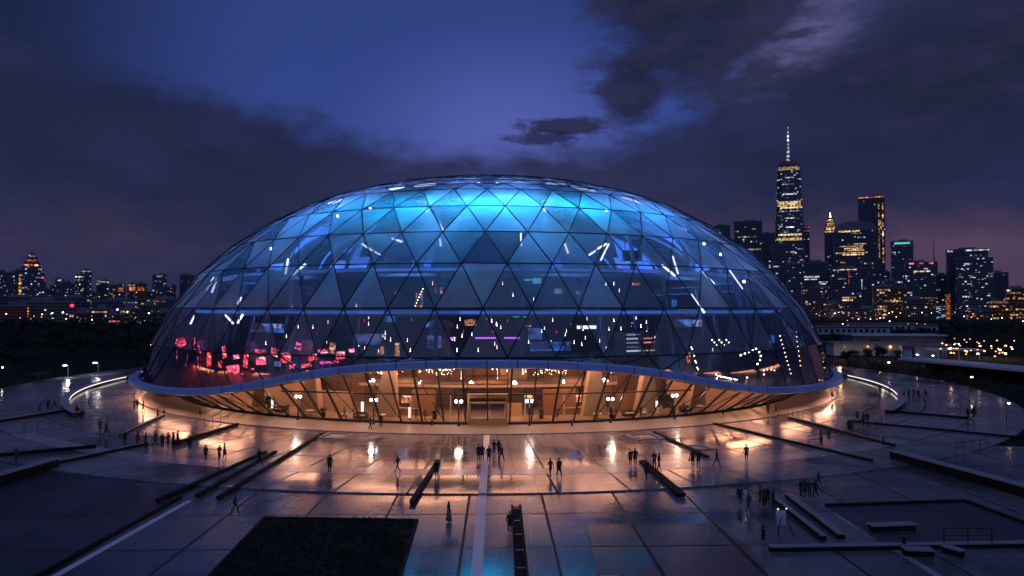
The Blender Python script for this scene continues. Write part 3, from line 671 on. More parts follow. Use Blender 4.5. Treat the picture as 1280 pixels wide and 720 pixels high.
# blue inner shell: curved ribs and sail panels under the upper glass
for i in range(20):
    a = 9 + 18 * i; b = MB(); pr = []
    for t in range(13):
        z = 22.1 + 14.5 * sin(pi / 2 * t / 12); r = 52 - 30 * (1 - cos(pi / 2 * t / 12)); pr.append(P(r, a + t * .5, z))
    for p, q in zip(pr, pr[1:]): b.tube(p, q, .34, n=6)
    b.build('arched_rib', M['bluewall'], dome)
for i in range(10):
    a = 18 + 36 * i; b = MB(); vs_l = []
    for t in range(9):
        z = 24.5 + 12 * sin(pi / 2 * t / 8); r = 49.5 - 27 * (1 - cos(pi / 2 * t / 8)); w = 8 * (1 - .45 * t / 8)
        for e in (-w, 0, w): vs_l.append(P(r - (.8 if e == 0 else 0), a + e, z))
    b.add(vs_l, [(t * 3 + e, t * 3 + e + 1, t * 3 + e + 4, t * 3 + e + 3) for t in range(8) for e in range(2)]); b.build('sail_panel', M['bluewall'], dome, smooth=True)
b = MB(); b.sweep(lambda ph: [(43.4, 34.0), (43.8, 34.0), (43.8, 33.5), (43.4, 33.5)], 0, 360, 4); b.build('lighting_truss', M['steel'], dome)
# ------------------------------------------------------------------ lamps of the building
WARM = (1, .44, .245)
for i, a in enumerate((-57, -52, -42, -32, -22, -13, -4.5, 4.5, 13, 22, 32, 42, 52, 57)):
    h = max(1.6, deck_z(60.5, a) - .7); s = min(1, h / 7)
    lamp('lobby_light', 'AREA', P(60.5, a, h), 600 * s + 190, WARM, 5, P(60.8, a, 0), long=9)
    lamp('soffit_light', 'AREA', P(71.8, a, rim_z(a) - .75), 330 * s + 150, WARM, 1.7, P(74.6, a, 0), long=10)
for a in (-30, -15, 0, 15, 30): lamp('lobby_light', 'AREA', P(52, a, 7.2), 260, WARM, 4, P(50, a, 0))
for a in (-64, -72, -80, -90, 64, 72, 80, 90): lamp('soffit_light', 'AREA', P(71.9, a, 2.4), 420, WARM, 1.5, P(74.6, a, 0), long=9)
BL = (.15, .38, 1)
for i in range(14):
    a = 360 * (i + .5) / 14; lamp('blue_flood', 'AREA', P(43, a, 23.2), 4300, BL, 9, P(50, a, 40))
for px, py in ((533, 263), (632, 258), (681, 262), (577, 259)): lamp('blue_spot', 'POINT', dome_hit(px, py, .972), 520 if px != 577 else 240, (.25, .8, 1), .25)
for a in (-36, -30, -24, -18, -12, -6, 0, 6, 12, 18, 24, 30, 36): lamp('cyan_wash', 'AREA', P(46.6, a, 29.4), 500 if abs(a) > 20 else 1500, (.01, .56, 1), 1.6, P(50.2, a, 32.4), long=5)
for i in range(12):
    a = 360 * (i + .5) / 12; lamp('gallery_light', 'AREA', P(50, a, 16.2), 1150, BL, 7, P(62, a, 22))
for a in (-32, -16, 0, 16, 32, 50, 72, -50): lamp('gallery_light', 'AREA', P(54, a, 8.6), 50, BL, 6, P(66, a, 12))
# ------------------------------------------------------------------ things inside the dome
def floor_under(p):
    r, a = hypot(p.x, p.y), phi_of(p)
    for z, ro, ri in ((22.1, 57.5, 30), (15.7, 62.5, 34)):
        if p.z > z + .2 and ri < r < ro: return z
    return deck_z(r, a)
def screen(px, py, wp, hp, r, mat, label, name='display_screen', cat='screen', tilt=0, group=None):
    c = cyl_hit(px, py, r); d = (c - CAM).length; w, h = wp * d / F, hp * d / F; a = phi_of(c); z0 = floor_under(c)
    t = thing(name, label, cat, (c.x, c.y, z0), R(a), group); zc = c.z - z0
    T = Matrix.Translation((0, 0, zc)) @ Matrix.Rotation(R(tilt), 4, 'Y')
    b = MB(); b.box((0, -.12, 0), (w, .05, h), 0, T); b.build('screen_face', M[mat], t)
    b = MB(); b.box((0, .02, 0), (w + .12, .2, h + .12), 0, T); b.build('housing', M['black'], t)
    b = MB(); lo = zc - h / 2 * max(.3, cos(R(tilt))); 
    if lo > .15:
        for sx_ in ((-.3, .3) if w > 2 else (0,)): b.tube((sx_ * w, .1, 0), (sx_ * w, .1, lo + .05), .07, n=6)
        b.build('stand', M['black'], t)
    return t
EXH = 'red lit exhibits in the lower left of the dome'
screen(233, 462, 12, 17, 63.5, 'magenta_screen', 'upright magenta screen, lowest and leftmost of the lit exhibits', group=EXH)
screen(235, 446, 14, 4, 63, 'red', 'thin red slanted light bar above the magenta screen', tilt=14, group=EXH)
screen(262, 449, 15, 16, 62.5, 'red', 'square red screen right of the red globe exhibit', tilt=-6, group=EXH)
screen(259, 468, 22, 4, 63.5, 'orange', 'low slanted orange light bar right of the magenta screen', tilt=-14, group=EXH)
screen(292, 462, 27, 10, 63, 'pink', 'wide bright pink screen near the rim, left of the white striped one', tilt=-7, group=EXH)
screen(296, 446, 14, 5, 62, 'pink', 'small pink bar hanging above the wide pink screen', tilt=-8, group=EXH)
screen(327, 451, 18, 9, 62, 'pink', 'pink lit stall counter with pale stripes, middle of the exhibits', name='lit_stall', cat='stall', tilt=-5, group=EXH)
screen(326, 440, 20, 6, 61.5, 'red', 'red awning light above the pink lit stall counter', name='lit_awning', cat='awning light', group=EXH)
screen(348, 455, 11, 6, 62, 'lavender', 'small lilac screen right of the pink stall counter', group=EXH)
screen(384, 457, 15, 4, 62, 'pink', 'thin pink bar close above the rim, below the orange screen', tilt=-6, group=EXH)
screen(412, 453, 26, 3, 62, 'magenta_screen', 'long thin magenta bar close above the rim', tilt=-4, group=EXH)
screen(404, 439, 16, 5, 61, 'red', 'red orange screen at the right end of the lit exhibits', tilt=-5, group=EXH)
screen(416, 435, 8, 13, 60.5, 'orange', 'upright orange screen beside the red orange one', tilt=10, group=EXH)
t_ = cyl_hit(226, 428, 62.5); z0 = floor_under(t_)
gt = thing('globe_exhibit', 'round red glowing globe on a black pole at the dome\'s lower left', 'exhibit', (t_.x, t_.y, z0))
b = MB(); b.ball((0, 0, t_.z - z0), .95, 16); b.build('globe', M['red'], gt, smooth=True)
b = MB(); b.tube((0, 0, 0), (0, 0, t_.z - z0 - .8), .09); b.box((0, 0, .05), (1, 1, .1)); b.build('pole', M['black'], gt)
for px, py, w, h, tl, mt, lab in ((244, 430, 9, 12, 20, 'red', 'added leaning red panel just right of the red globe'), (250, 436, 14, 3, 35, 'pink', 'added steep slanting pink bar right of the red globe'), (276, 455, 9, 8, 12, 'red', 'added small red panel left of the wide pink screen'), (281, 440, 10, 14, -16, 'red', 'added tall leaning red panel above the wide pink screen'),
    (308, 450, 9, 17, 8, 'red', 'added upright red panel between the wide pink screen and the stall'), (314, 463, 14, 4, -10, 'pink', 'added short pink bar under the pink lit stall'), (344, 440, 12, 9, 15, 'red', 'added red panel right of the awning light'), (358, 447, 16, 12, -9, 'red', 'added broad dim red panel right of the lilac screen'), (366, 458, 9, 5, -8, 'pink', 'added small pink panel low near the rim below the broad dim red one'),
    (374, 433, 10, 8, 22, 'pink', 'added tilted pink panel high right of the stall'), (392, 447, 13, 7, -12, 'red', 'added red panel left of the red orange screen'), (426, 444, 12, 9, -6, 'red', 'last added red panel to the right of the upright orange screen'), (440, 438, 7, 5, 0, 'pink', 'added tiny pink panel farthest right of the red exhibits'), (222, 445, 6, 12, 10, 'red', 'added narrow red panel at the very left under the red globe')):
    screen(px, py, w, h, rnd.uniform(60, 63.5), mt, lab, tilt=tl, group=EXH)  # extra glowing panels added to widen the red reflections
for px, py in ((240, 452), (290, 450), (345, 448), (405, 446)):
    c = cyl_hit(px, py, 61); lamp('added_red_wash', 'POINT', (c.x, c.y, c.z + 1.5), 160, (1, .05, .10), .3)  # red wash added without a fixture to strengthen the red patch
for px, lab in ((251, 'added white sculpture of stacked blocks washed red, left among the exhibits'), (318, 'added white sculpture of stacked blocks washed red, middle of the exhibits'), (382, 'added white sculpture of stacked blocks washed red, right among the exhibits')):
    c = cyl_hit(px, 455, 59.5); t = thing('added_sculpture', lab, 'sculpture', (c.x, c.y, floor_under(c)), rnd.uniform(0, 3)); rr = random.Random(px)  # pale blocks added to catch the red wash
    for k in range(5): b = MB(); b.box((rr.uniform(-.5, .5), rr.uniform(-.3, .3), .45 + .8 * k), (rr.uniform(.8, 2), rr.uniform(.6, 1.2), .8), rz=rr.uniform(0, 3)); b.build('block', M['white'], t)
GAL = 'lit screens on the dome galleries'
for px, py, w, h, r, mt, lab in (
    (660, 350, 9, 2.5, 48, 'cyan', 'short pale cyan bar, left of two near the middle of the upper gallery'),
    (671, 351, 11, 7, 48.5, 'cyan', 'striped cyan screen, right of two near the middle of the upper gallery'),
    (698, 364, 10, 6, 50, 'coolwin', 'small white screen between the striped cyan and long blue white ones'),
    (731, 366, 24, 4, 52, 'coolwin', 'long blue white bar high in the right middle of the dome'),
    (733, 409, 26, 4, 52, 'coolwin', 'long white bar low in the dome, left of the lit office block'),
    (650, 395, 18, 3, 50, 'teal', 'green white bar under the lower gallery near the axis'),
    (549, 363, 9, 8, 48, 'orange', 'small square orange screen left of the dome axis'),
    (668, 417, 18, 14, 48, 'azure', 'blue screen block right of the magenta neon'),
    (487, 396, 13, 13, 53, 'azure', 'square blue screen left of the domed white kiosk'),
    (588, 403, 14, 8, 47, 'orange', 'orange sign above the magenta neon'),
    (660, 406, 8, 5, 50, 'amber', 'small amber sign right of the axis'),
    (842, 382, 9, 14, 56, 'azure', 'tall soft blue screen at the right of the dome'),
    (795, 355, 12, 3.5, 57, 'orange', 'slanting orange bar high on the right'),
    (460, 424, 38, 13, 58, 'lavender', 'wide lavender glowing fascia left of the dome axis close over the rim'),  # lit slab fascia, its light put into glowing panels
    (543, 427, 18, 15, 54, 'lavender', 'lavender glowing fascia beside the left end of the magenta neon'),
    (688, 433, 52, 11, 57, 'azure', 'wide dim blue glowing fascia close over the rim right of the axis'),
    (860, 404, 46, 9, 61, 'azure', 'wide blue panel under the lower gallery on the right'),
    (335, 410, 60, 10, 61, 'azure', 'wide blue panel above the red lit exhibits'),
    (965, 424, 22, 9, 64, 'azure', 'small blue panel at the far right of the dome')):
    screen(px, py, w, h, r, mt, lab, group=GAL)
c = cyl_hit(602, 422.5, 50); z0 = floor_under(c)
t = thing('neon_sign', 'long thin magenta neon line low in the middle of the dome', 'neon sign', (c.x, c.y, z0)); zc = c.z - z0; d = (c - CAM).length / F
b = MB()
for x0, x1 in ((-49, -32), (-8, 18), (28, 47)): b.tube((x0 * d, 0, zc), (x1 * d, 0, zc), .13, n=6)
b.build('neon_tube', M['magenta'], t)
b = MB(); b.box((0, .2, zc + .1), (98 * d, .15, .5)); b.box((-30 * d, .2, zc / 2), (.15, .15, zc)); b.box((30 * d, .2, zc / 2), (.15, .15, zc)); b.build('neon_frame', M['black'], t)
# lit office block inside, right of centre
c = cyl_hit(803, 436, 58); z0 = floor_under(c); d = (c - CAM).length / F; w = 50 * d; top = 38 * d
t = thing('office_pavilion', 'dark pavilion with rows of lit white windows inside the dome right of centre', 'pavilion', (c.x, c.y, z0 - .1), R(phi_of(c)))
b = MB(); b.box((0, 1.5, top / 2), (w, 3, top)); bo = b.build('pavilion_body', M['deck'], t)
for i in range(5):
    b = MB(); b.box((-w * .26, -.03, top * (.94 - .13 * i)), (w * .42, .06, top * .055)); b.build('lit_window', M['coolwin'], t)
    if i in (1, 2, 4):
        b = MB(); b.box((w * .2, -.03, top * (.94 - .13 * i)), (w * .34, .06, top * .04)); b.build('lit_window', M['pink' if i == 2 else 'amber'], t)
# domed white kiosk
c = cyl_hit(550, 412, 52); z0 = floor_under(c); zc = c.z - z0
t = thing('domed_kiosk', 'small kiosk with a pale domed roof and warm walls left of the dome axis', 'kiosk', (c.x, c.y, z0))
b = MB(); b.lathe([(1.6, 0), (1.6, zc + .3), (1.9, zc + .4)], 14); b.build('kiosk_wall', M['cream'], t)
b = MB(); b.lathe([(2.2, zc + .4), (1.9, zc + 1.0), (1.1, zc + 1.5), (.1, zc + 1.75)], 14); b.build('kiosk_roof', M['white'], t)
b = MB(); b.box((.4, -1.58, zc * .55), (.9, .12, 1.0)); b.build('kiosk_window', M['amber'], t)
# orange lit figure-like stacks
for px, py, w, h, lab in ((497, 437, 6, 16, 'narrow orange lit vitrine close over the rim left of centre'), (478, 438, 5, 10, 'short orange lit vitrine left of the tall narrow one'),
                          (860, 452, 7, 22, 'tall dim orange vitrine close over the rim on the right'), (524, 375, 8, 18, 'tall amber vitrine high on the gallery left of centre')):
    screen(px, py, w, h, 58 if py > 400 else 50, 'orange' if py > 400 else 'amber', lab, name='vitrine', cat='vitrine')
# strings of small bulbs at the lower right
def bulbs(pxs, r, label, name='light_string', rad=.16, mat='white_lamp'):
    ps = [cyl_hit(x, y, r) for x, y in pxs]; t = thing(name, label, 'light string', ps[0]); o = ps[0]
    b = MB()
    for p, q in zip(ps, ps[1:]): b.tube(p - o, q - o, .03, n=4)
    b.build('cable', M['black'], t)
    b = MB()
    for p in ps: b.ball(p - o, rad, 6)
    q = b.build('bulb', M[mat], t); q['kind'] = 'stuff'
bulbs([(898 + 2.6 * i, 470 + .55 * i) for i in range(13)], 66, 'straight string of small white bulbs just over the rim on the right', rad=.11)
bulbs([(926, 444), (931, 442), (936, 440), (941, 438), (945, 436), (949, 440), (951, 445), (950, 450), (947, 455)], 65, 'bent string of warm bulbs like a hook at the right of the dome', rad=.15)
bulbs([(955, 468), (955, 463), (959, 462), (964, 462), (968, 463)], 66, 'short angular string of bulbs at the right near the rim', rad=.1)
bulbs([(895, 468), (896, 473), (930, 478), (934, 472)], 66.2, 'sparse string of four warm bulbs framing the straight one', rad=.12)
bulbs([(863 + 1.2 * i, 428 + 4.2 * i + 2 * (i % 2)) for i in range(9)], 62, 'crooked hanging string of warm bulbs right of the office pavilion', rad=.12, mat='warm_lamp')
bulbs([(519 + 1.6 * i, 382 - 3.5 * i) for i in range(7)], 52, 'slanting string of warm bulbs high left of the dome axis', rad=.1, mat='warm_lamp')
bulbs([(975 + 1.5 * i, 420 + 5.2 * i) for i in range(10)], 67, 'hanging string of bulbs at the far right edge of the dome', rad=.1, mat='warm_lamp')
bulbs([(995 + .8 * i, 415 + 6 * i) for i in range(8)], 68, 'last hanging string of bulbs by the dome\'s right limb', rad=.09, mat='warm_lamp')
bulbs([(890 + 3 * i, 425 + 3 * (i % 3)) for i in range(8)], 62, 'zigzag string of warm bulbs right of the crooked hanging one', rad=.13, mat='warm_lamp')
for i in range(110):                          # tiny lamps scattered over the dark lower storeys
    px = rnd.choice([rnd.uniform(330, 900), rnd.uniform(440, 820)]); py = rnd.uniform(352, 440) if rnd.random() < .35 else rnd.uniform(398, 440); r = rnd.uniform(40, 60)
    c = cyl_hit(px, py, r); b = MB(); b.ball((0, 0, 0), rnd.uniform(.04, .10), 6); b.tube((0, 0, 0), (0, 0, .5), .02, n=4)
    o = b.build('pendant_bulb', [M[rnd.choice(['warm_lamp', 'warm_lamp', 'white_lamp', 'redlamp'])]], None, c)
    tag(o, 'tiny round bulb hanging in the dark galleries inside the dome', 'bulb', 'tiny bulbs in the dome galleries')
# tube lamps under the glass; top edge ones are limb reflections built as tubes
def lamp_and_glint_tube(x0, y0, x1, y1, label, k=.955, mat='tube', rad=None):
    a, c = dome_hit(x0, y0, k), dome_hit(x1, y1, k); m_ = (a + c) / 2; rad = rad or (.2 if y0 < 256 else rnd.uniform(.11, .2))
    t = thing('lamp_and_glint_tube', label, 'tube lamp', m_, 0, 'white tube lamps hanging under the dome glass')
    b = MB(); b.tube(a - m_, c - m_, rad, n=8); b.build('tube', M[mat], t)
    n_ = Vector((m_.x, m_.y, m_.z)).normalized(); b = MB(); b.tube(Vector(), n_ * 2.4, .03, n=4); b.build('hanger', M['steel'], t)
TL = [(258, 363, 267, 347, 'left of the parallel pair of tube lamps at the left of the dome'), (265, 365, 271.5, 347, 'right of the parallel pair of tube lamps at the left of the dome'),
 (265, 333, 281, 321, 'slanting tube lamp along the left limb above the parallel pair'), (290, 311, 310, 298, 'long tube lamp along the upper left limb of the dome'),
 (365, 344, 382, 330, 'bright slanting tube lamp alone left of the cyan glow'), (357, 342, 360, 324, 'thin upright tube lamp just left of the bright slanting one'),
 (453, 305, 465, 313, 'left of two tube lamps in line below the left end of the cyan glow'), (468.5, 314.5, 476, 319, 'right shorter one of two tube lamps in line below the cyan glow'),
 (238, 405, 243, 395, 'short tube lamp lowest at the left limb of the dome'), (282, 394, 291, 404, 'tube lamp leaning left, over the red lit exhibits'), (297, 404, 303.6, 393, 'tube lamp leaning right, over the red lit exhibits'),
 (297, 380, 301, 372, 'short bright tube lamp midway up the left of the dome'),
 (410, 255, 436, 247, 'limb glint built as tube leftmost along the dome top edge'), (444, 246, 471, 240, 'limb glint built as tube second from the left along the dome top edge'), (480, 238.5, 506, 233.5, 'limb glint built as tube third from the left along the dome top edge'),
 (516, 232.5, 546, 230, 'limb glint built as tube fourth from the left along the dome top edge'), (560, 229, 600, 227.8, 'limb glint built as tube fifth from the left along the dome top edge, left of the crown'), (620, 227.6, 664, 228.4, 'limb glint built as tube at the very crown of the dome'),
 (682, 229, 706, 230.5, 'limb glint built as tube just right of the dome crown'), (714, 233, 744, 239, 'long limb glint built as tube on the top edge right of the crown'), (776, 246, 804, 254, 'limb glint built as tube farthest right along the dome top edge'),
 (550, 281, 554.5, 289, 'upper short tube lamp below the cyan glow, left of centre'), (550, 299, 551, 307, 'lower short tube lamp below the cyan glow, left of centre'), (490, 298, 502, 302, 'flat tube lamp left of the two short upright ones'),
 (651, 292, 652, 307, 'upright tube lamp below the right end of the cyan glow'), (706, 305, 710, 316, 'short tube lamp leaning left, right of the upright one'),
 (736, 319, 744, 313.6, 'lower left stroke of the three forked tube lamps'), (747, 311, 757.7, 305, 'upper stroke of the three forked tube lamps'), (761, 305, 751, 325, 'long steep stroke of the three forked tube lamps'),
 (827, 331, 844, 345, 'left stroke of the V of tube lamps on the right'), (841, 320.7, 847.5, 342, 'right stroke of the V of tube lamps on the right'), (877.5, 339, 892.7, 355, 'tube lamp between the V and the far right one'),
 (912, 338, 928, 361, 'long tube lamp farthest right of the bright ones'), (863.7, 368, 880.5, 391, 'long tube lamp lowest on the right side'), (848, 282.5, 857.6, 288.6, 'short tube lamp high on the right shoulder')]
for x0, y0, x1, y1, lab in TL: lamp_and_glint_tube(x0, y0, x1, y1, 'white ' + lab.replace('fifth from the left along the dome top edge, left of the crown', 'on the dome top edge just left of the crown'), .985 if y0 < 256 else .955)
for px, py, lab in ((422, 270, 'white globe lamp under the glass left of the cyan glow'), (463, 261, 'white globe lamp at the left tip of the cyan glow'), (533, 263, 'cyan white globe spot, left of three in the cyan glow'),
                    (632, 258, 'cyan white globe spot, middle of three in the cyan glow'), (681, 262, 'cyan white globe spot, right of three in the cyan glow'), (880, 305, 'small white globe lamp on the right shoulder of the dome'), (901, 318, 'faint white globe lamp lower on the right shoulder'),
                    (930, 352, 'small white globe lamp right of the far right tube lamp'), (339, 311, 'small white globe lamp on the left shoulder of the dome'), (758, 263, 'white globe lamp right of the cyan glow')):
    c = dome_hit(px, py, .965); t = thing('globe_lamp', lab, 'globe lamp', c)
    b = MB(); b.ball((0, 0, 0), .26, 10); b.build('globe', M['white_lamp'], t); b = MB(); b.tube((0, 0, .2), (0, 0, 1.6), .03, n=4); b.build('hanger', M['steel'], t)
# dark cube hanging over the middle and dark boxes on arms
def hung_box(px, py, wp, hp, k, label):
    c = dome_hit(px, py, k); d = (c - CAM).length / F; t = thing('hanging_box', label, 'hanging box', c)
    b = MB(); b.box((0, 0, 0), (wp * d, wp * d * .6, hp * d)); b.box((0, 0, -hp * d * .5), (wp * d * 1.08, wp * d * .66, .25)); b.build('casing', M['black'], t)
    b = MB()
    for sx_ in (-.4, .4): b.tube((sx_ * wp * d, 0, hp * d / 2), (sx_ * wp * d, 0, hp * d / 2 + 3.2), .06, n=5)
    b.build('hanger', M['steel'], t)
hung_box(611, 272, 36, 26, .80, 'big dark cube hanging under the crown in the cyan glow')
hung_box(428, 321, 18, 9, .88, 'small dark box hanging left of the two tube lamps in line')
hung_box(790, 320, 22, 13, .88, 'dark box hanging right of the forked tube lamps')
# ------------------------------------------------------------------ lobby furniture
def globe_post(px, py, label):
    p = G(px, py, .12); r_, a_ = hypot(p.x, p.y), phi_of(p); p = P(66.6, a_, .12)
    t = thing('globe_lamp_post', label, 'lamp post', p, R(a_), 'twin globe lamp posts along the lobby glass')
    b = MB(); b.lathe([(.22, 0), (.2, .15), (.1, .3), (.09, 3.1)], 8); b.tube((-.55, 0, 3.05), (.55, 0, 3.05), .05, n=6); b.build('post', M['black'], t)
    for sx_ in (-.5, .5): b = MB(); b.ball((sx_ * .7, 0, 3.3), .21, 12); b.build('globe', M['white_lamp'], t, smooth=True)
    lamp('globe_light', 'POINT', P(66.6, a_, 3.5) + P(.6, a_, 0), 240, (1, .78, .62), .35)
for px, lab in ((363, 'first twin globe lamp post from the left along the lobby glass'), (475, 'second twin globe lamp post from the left, under the rising rim'), (577, 'twin globe lamp post just left of the entrance'),
                (658, 'twin globe lamp post just right of the entrance'), (759, 'fifth twin globe lamp post, right of the entrance one'), (860, 'last twin globe lamp post at the right of the lobby glass')):
    globe_post(px, 527, 'white ' + lab if not lab.startswith('twin') else 'white ' + lab)
def sofa(t):
    b = MB(); b.box((0, 0, .22), (2.0, .85, .3)); b.box((-.95, 0, .45), (.18, .85, .55)); b.box((.95, 0, .45), (.18, .85, .55)); b.build('frame', M['fabric'], t)
    b = MB(); b.box((0, .35, .6), (1.75, .2, .6)); b.build('backrest', M['fabric'], t)
    for x in (-.45, .45): b = MB(); b.box((x, -.06, .44), (.84, .68, .16)); b.build('cushion', M['cushion'], t)
def desk(t):
    b = MB(); b.box((0, 0, .5), (3.2, .8, 1.0)); b.build('counter_body', M['woodfurn'], t)
    b = MB(); b.box((0, -.05, 1.03), (3.5, 1.0, .07)); b.build('counter_top', M['cream'], t)
    b = MB(); b.box((.8, .1, 1.3), (.6, .05, .4)); b.box((.8, .1, 1.09), (.1, .1, .06)); b.build('monitor', M['black'], t)
def plantpot(t):
    b = MB(); b.lathe([(.28, 0), (.4, .6), (.36, .6)], 10); b.build('pot', M['darkstone'], t)
    b = MB(); rr = random.Random(3)
    for i in range(60):
        a, e, l = rr.uniform(0, 6.28), rr.uniform(.3, 1.4), rr.uniform(.5, 1.2); d = Vector((cos(a) * cos(e), sin(a) * cos(e), sin(e))); s_ = Vector((-sin(a), cos(a), 0)) * .08
        o_ = Vector((0, 0, .6)); b.add([o_, o_ + d * l * .6 + s_, o_ + d * l, o_ + d * l * .6 - s_], [(0, 1, 2, 3)])
    b.build('foliage', M['leaf'], t)
def easy(t):
    b = MB(); b.lathe([(.45, .05), (.5, .35), (.42, .42)], 12); b.build('seat', M['cushion'], t)
    b = MB(); b.sweep(lambda ph: [(.5, .85), (.38, .85), (.4, .3), (.5, .3)], 90, 270, 30); b.build('backrest', M['cushion'], t)
def table(t):
    b = MB(); b.lathe([(.7, .70), (.7, .75)], 16); b.build('table_top', M['white'], t); b = MB(); b.lathe([(.3, 0), (.05, .06), (.05, .7)], 8); b.build('pedestal', M['black'], t)
FURN = {'sofa': (sofa, 'sofa'), 'reception_desk': (desk, 'desk'), 'potted_plant': (plantpot, 'plant'), 'armchair': (easy, 'armchair'), 'cafe_table': (table, 'table')}
proto = {}
for nme, a, r_, lab in (
    ('reception_desk', -11.5, 58, 'brown reception desk with a pale top in the lobby left of the entrance'), ('reception_desk', 12.5, 58, 'brown reception desk with a pale top in the lobby right of the entrance'),
    ('sofa', -17, 62.5, 'dark sofa by the lobby glass under the second lamp post'), ('sofa', -31, 62, 'dark sofa far left in the lobby, in front of a slab pier'), ('sofa', 19.5, 62, 'dark sofa by the lobby glass right of the entrance'), ('sofa', 29, 62.3, 'dark sofa far right in the lobby'),
    ('armchair', -20, 61.5, 'cream tub armchair left of the dark sofa under the second lamp post'), ('armchair', 22, 61.8, 'cream tub armchair beside the sofa right of the entrance'), ('armchair', 23.6, 62.6, 'cream tub armchair nearest the glass on the right'), ('armchair', -34, 62.4, 'cream tub armchair far left in the lobby'),
    ('potted_plant', -22.5, 63, 'potted plant with long leaves left of the cream armchair'), ('potted_plant', -7.2, 61, 'potted plant inside the left white screen frame'), ('potted_plant', 7.2, 61, 'potted plant inside the right white screen frame'), ('potted_plant', 26, 63, 'potted plant far right by the lobby glass'), ('potted_plant', 16.4, 63, 'potted plant by the glass near the fifth lamp post'),
    ('cafe_table', -14, 62.8, 'round white cafe table left of the entrance'), ('cafe_table', -25, 62.5, 'round white cafe table at the left of the lobby'), ('cafe_table', 14.5, 62.8, 'round white cafe table right of the entrance'), ('cafe_table', 31.5, 62.8, 'round white cafe table far right in the lobby')):
    if nme not in proto:
        t = thing(nme, lab, FURN[nme][1], P(r_, a, .122), R(a), 'lobby ' + FURN[nme][1] + 's'); FURN[nme][0](t); proto[nme] = t
    else: dup(proto[nme], P(r_, a, .122), R(a), lab)
# wall lamps, notice boards, shelves along the lobby
for i, (a, r_, z, w, h, mt, nme, lab) in enumerate((
    (-12.5, 57, 2.2, 1.6, 1.2, 'amber_panel', 'lit_notice_board', 'amber lit board behind the left reception desk'), (13.5, 57, 2.2, 1.6, 1.2, 'amber_panel', 'lit_notice_board', 'amber lit board behind the right reception desk'),
    (-18, 60, 1.2, .5, 1.9, 'cream_panel', 'lit_totem', 'upright white lit totem left of the entrance'), (-10.2, 62.5, 1.1, .35, 1.7, 'cream_panel', 'lit_totem', 'narrow white lit totem by the left screen frame'), (-33, 61.5, 1.0, .6, 1.5, 'cream_panel', 'lit_totem', 'white lit totem far left in the lobby'),
    (25, 60.5, 1.0, .5, 1.6, 'cream_panel', 'lit_totem', 'white lit totem far right in the lobby'), (6.2, 57, 2.6, .9, .9, 'amber_panel', 'lit_notice_board', 'small square amber board right of the entrance'), (17.5, 58, 1.6, 2.4, 1.5, 'dark_panel', 'display_case', 'dark display case right of the entrance by the pier'),
    (-16, 57, 1.5, 3.0, 1.9, 'dark_panel', 'display_case', 'dark display case left of the entrance by the pier'), (-25.5, 58, 1.4, 3.4, 1.8, 'dark_panel', 'display_case', 'wide dark display case far left in the lobby'), (29, 58, 1.3, 3.2, 1.7, 'dark_panel', 'display_case', 'wide dark display case far right in the lobby'), (-36, 60, 1.1, 2.6, 1.4, 'dark_panel', 'display_case', 'low dark display case at the left end of the lobby'))):
    t = thing(nme, lab, nme.replace('_', ' '), P(r_, a, .122), R(a))
    b = MB(); b.box((0, 0, z), (w, .3, h)); b.box((0, 0, (z - h / 2) / 2), (w * .5, .25, max(.05, z - h / 2))); b.build('case_body', M['black'], t)
    b = MB(); b.box((0, -.17, z), (w * .9, .03, h * .9)); b.build('lit_face', {'amber_panel': M['orange'], 'cream_panel': M['strip'], 'dark_panel': M['darkpane']}[mt], t)
for i in range(70):
    a = rnd.uniform(-45, 45); r_ = rnd.uniform(50, 63); zt = deck_z(r_, a) - .45
    if abs(a) < 21 and r_ < 56.5: z = rnd.uniform(5.2, 7.0)
    else: z = zt - rnd.uniform(.2, .9)
    o = MB(); o.ball((0, 0, 0), rnd.uniform(.06, .12), 6); o.tube((0, 0, 0), (0, 0, max(.1, zt - z)), .012, n=3); q = o.build('lobby_pendant', M['warm_lamp'], None, P(r_, a, z))
    tag(q, 'tiny warm pendant lamp hanging from the lobby ceiling behind the glass', 'pendant lamp', 'tiny pendants in the lobby')
# chandeliers over the mezzanine
for a, lab in ((-15, 'wide sparkling chandelier over the mezzanine left of the entrance'), (-7.5, 'sparkling chandelier over the mezzanine, inner one left of the entrance'), (9, 'sparkling chandelier over the mezzanine, inner one right of the entrance'), (16, 'wide sparkling chandelier over the mezzanine right of the entrance')):
    c = P(58.5, a, 7.4); t = thing('chandelier', lab, 'chandelier', c, R(a)); rr = random.Random(int(a * 10))
    b = MB(); b.box((0, 0, .1), (5.2, .3, .08)); b.build('ceiling_bar', M['gold'], t)
    cb = MB(); fb = MB()
    for i in range(46):
        x, y, z = rr.uniform(-2.6, 2.6), rr.uniform(-.5, .5), -rr.uniform(.1, 1.25); cb.tube((x, y, .08), (x, y, z), .008, n=3); fb.ball((x, y, z), rr.uniform(.03, .075), 6)
    cb.build('wires', M['gold'], t); q = fb.build('bulb', M['warm_lamp'], t); q['kind'] = 'stuff'
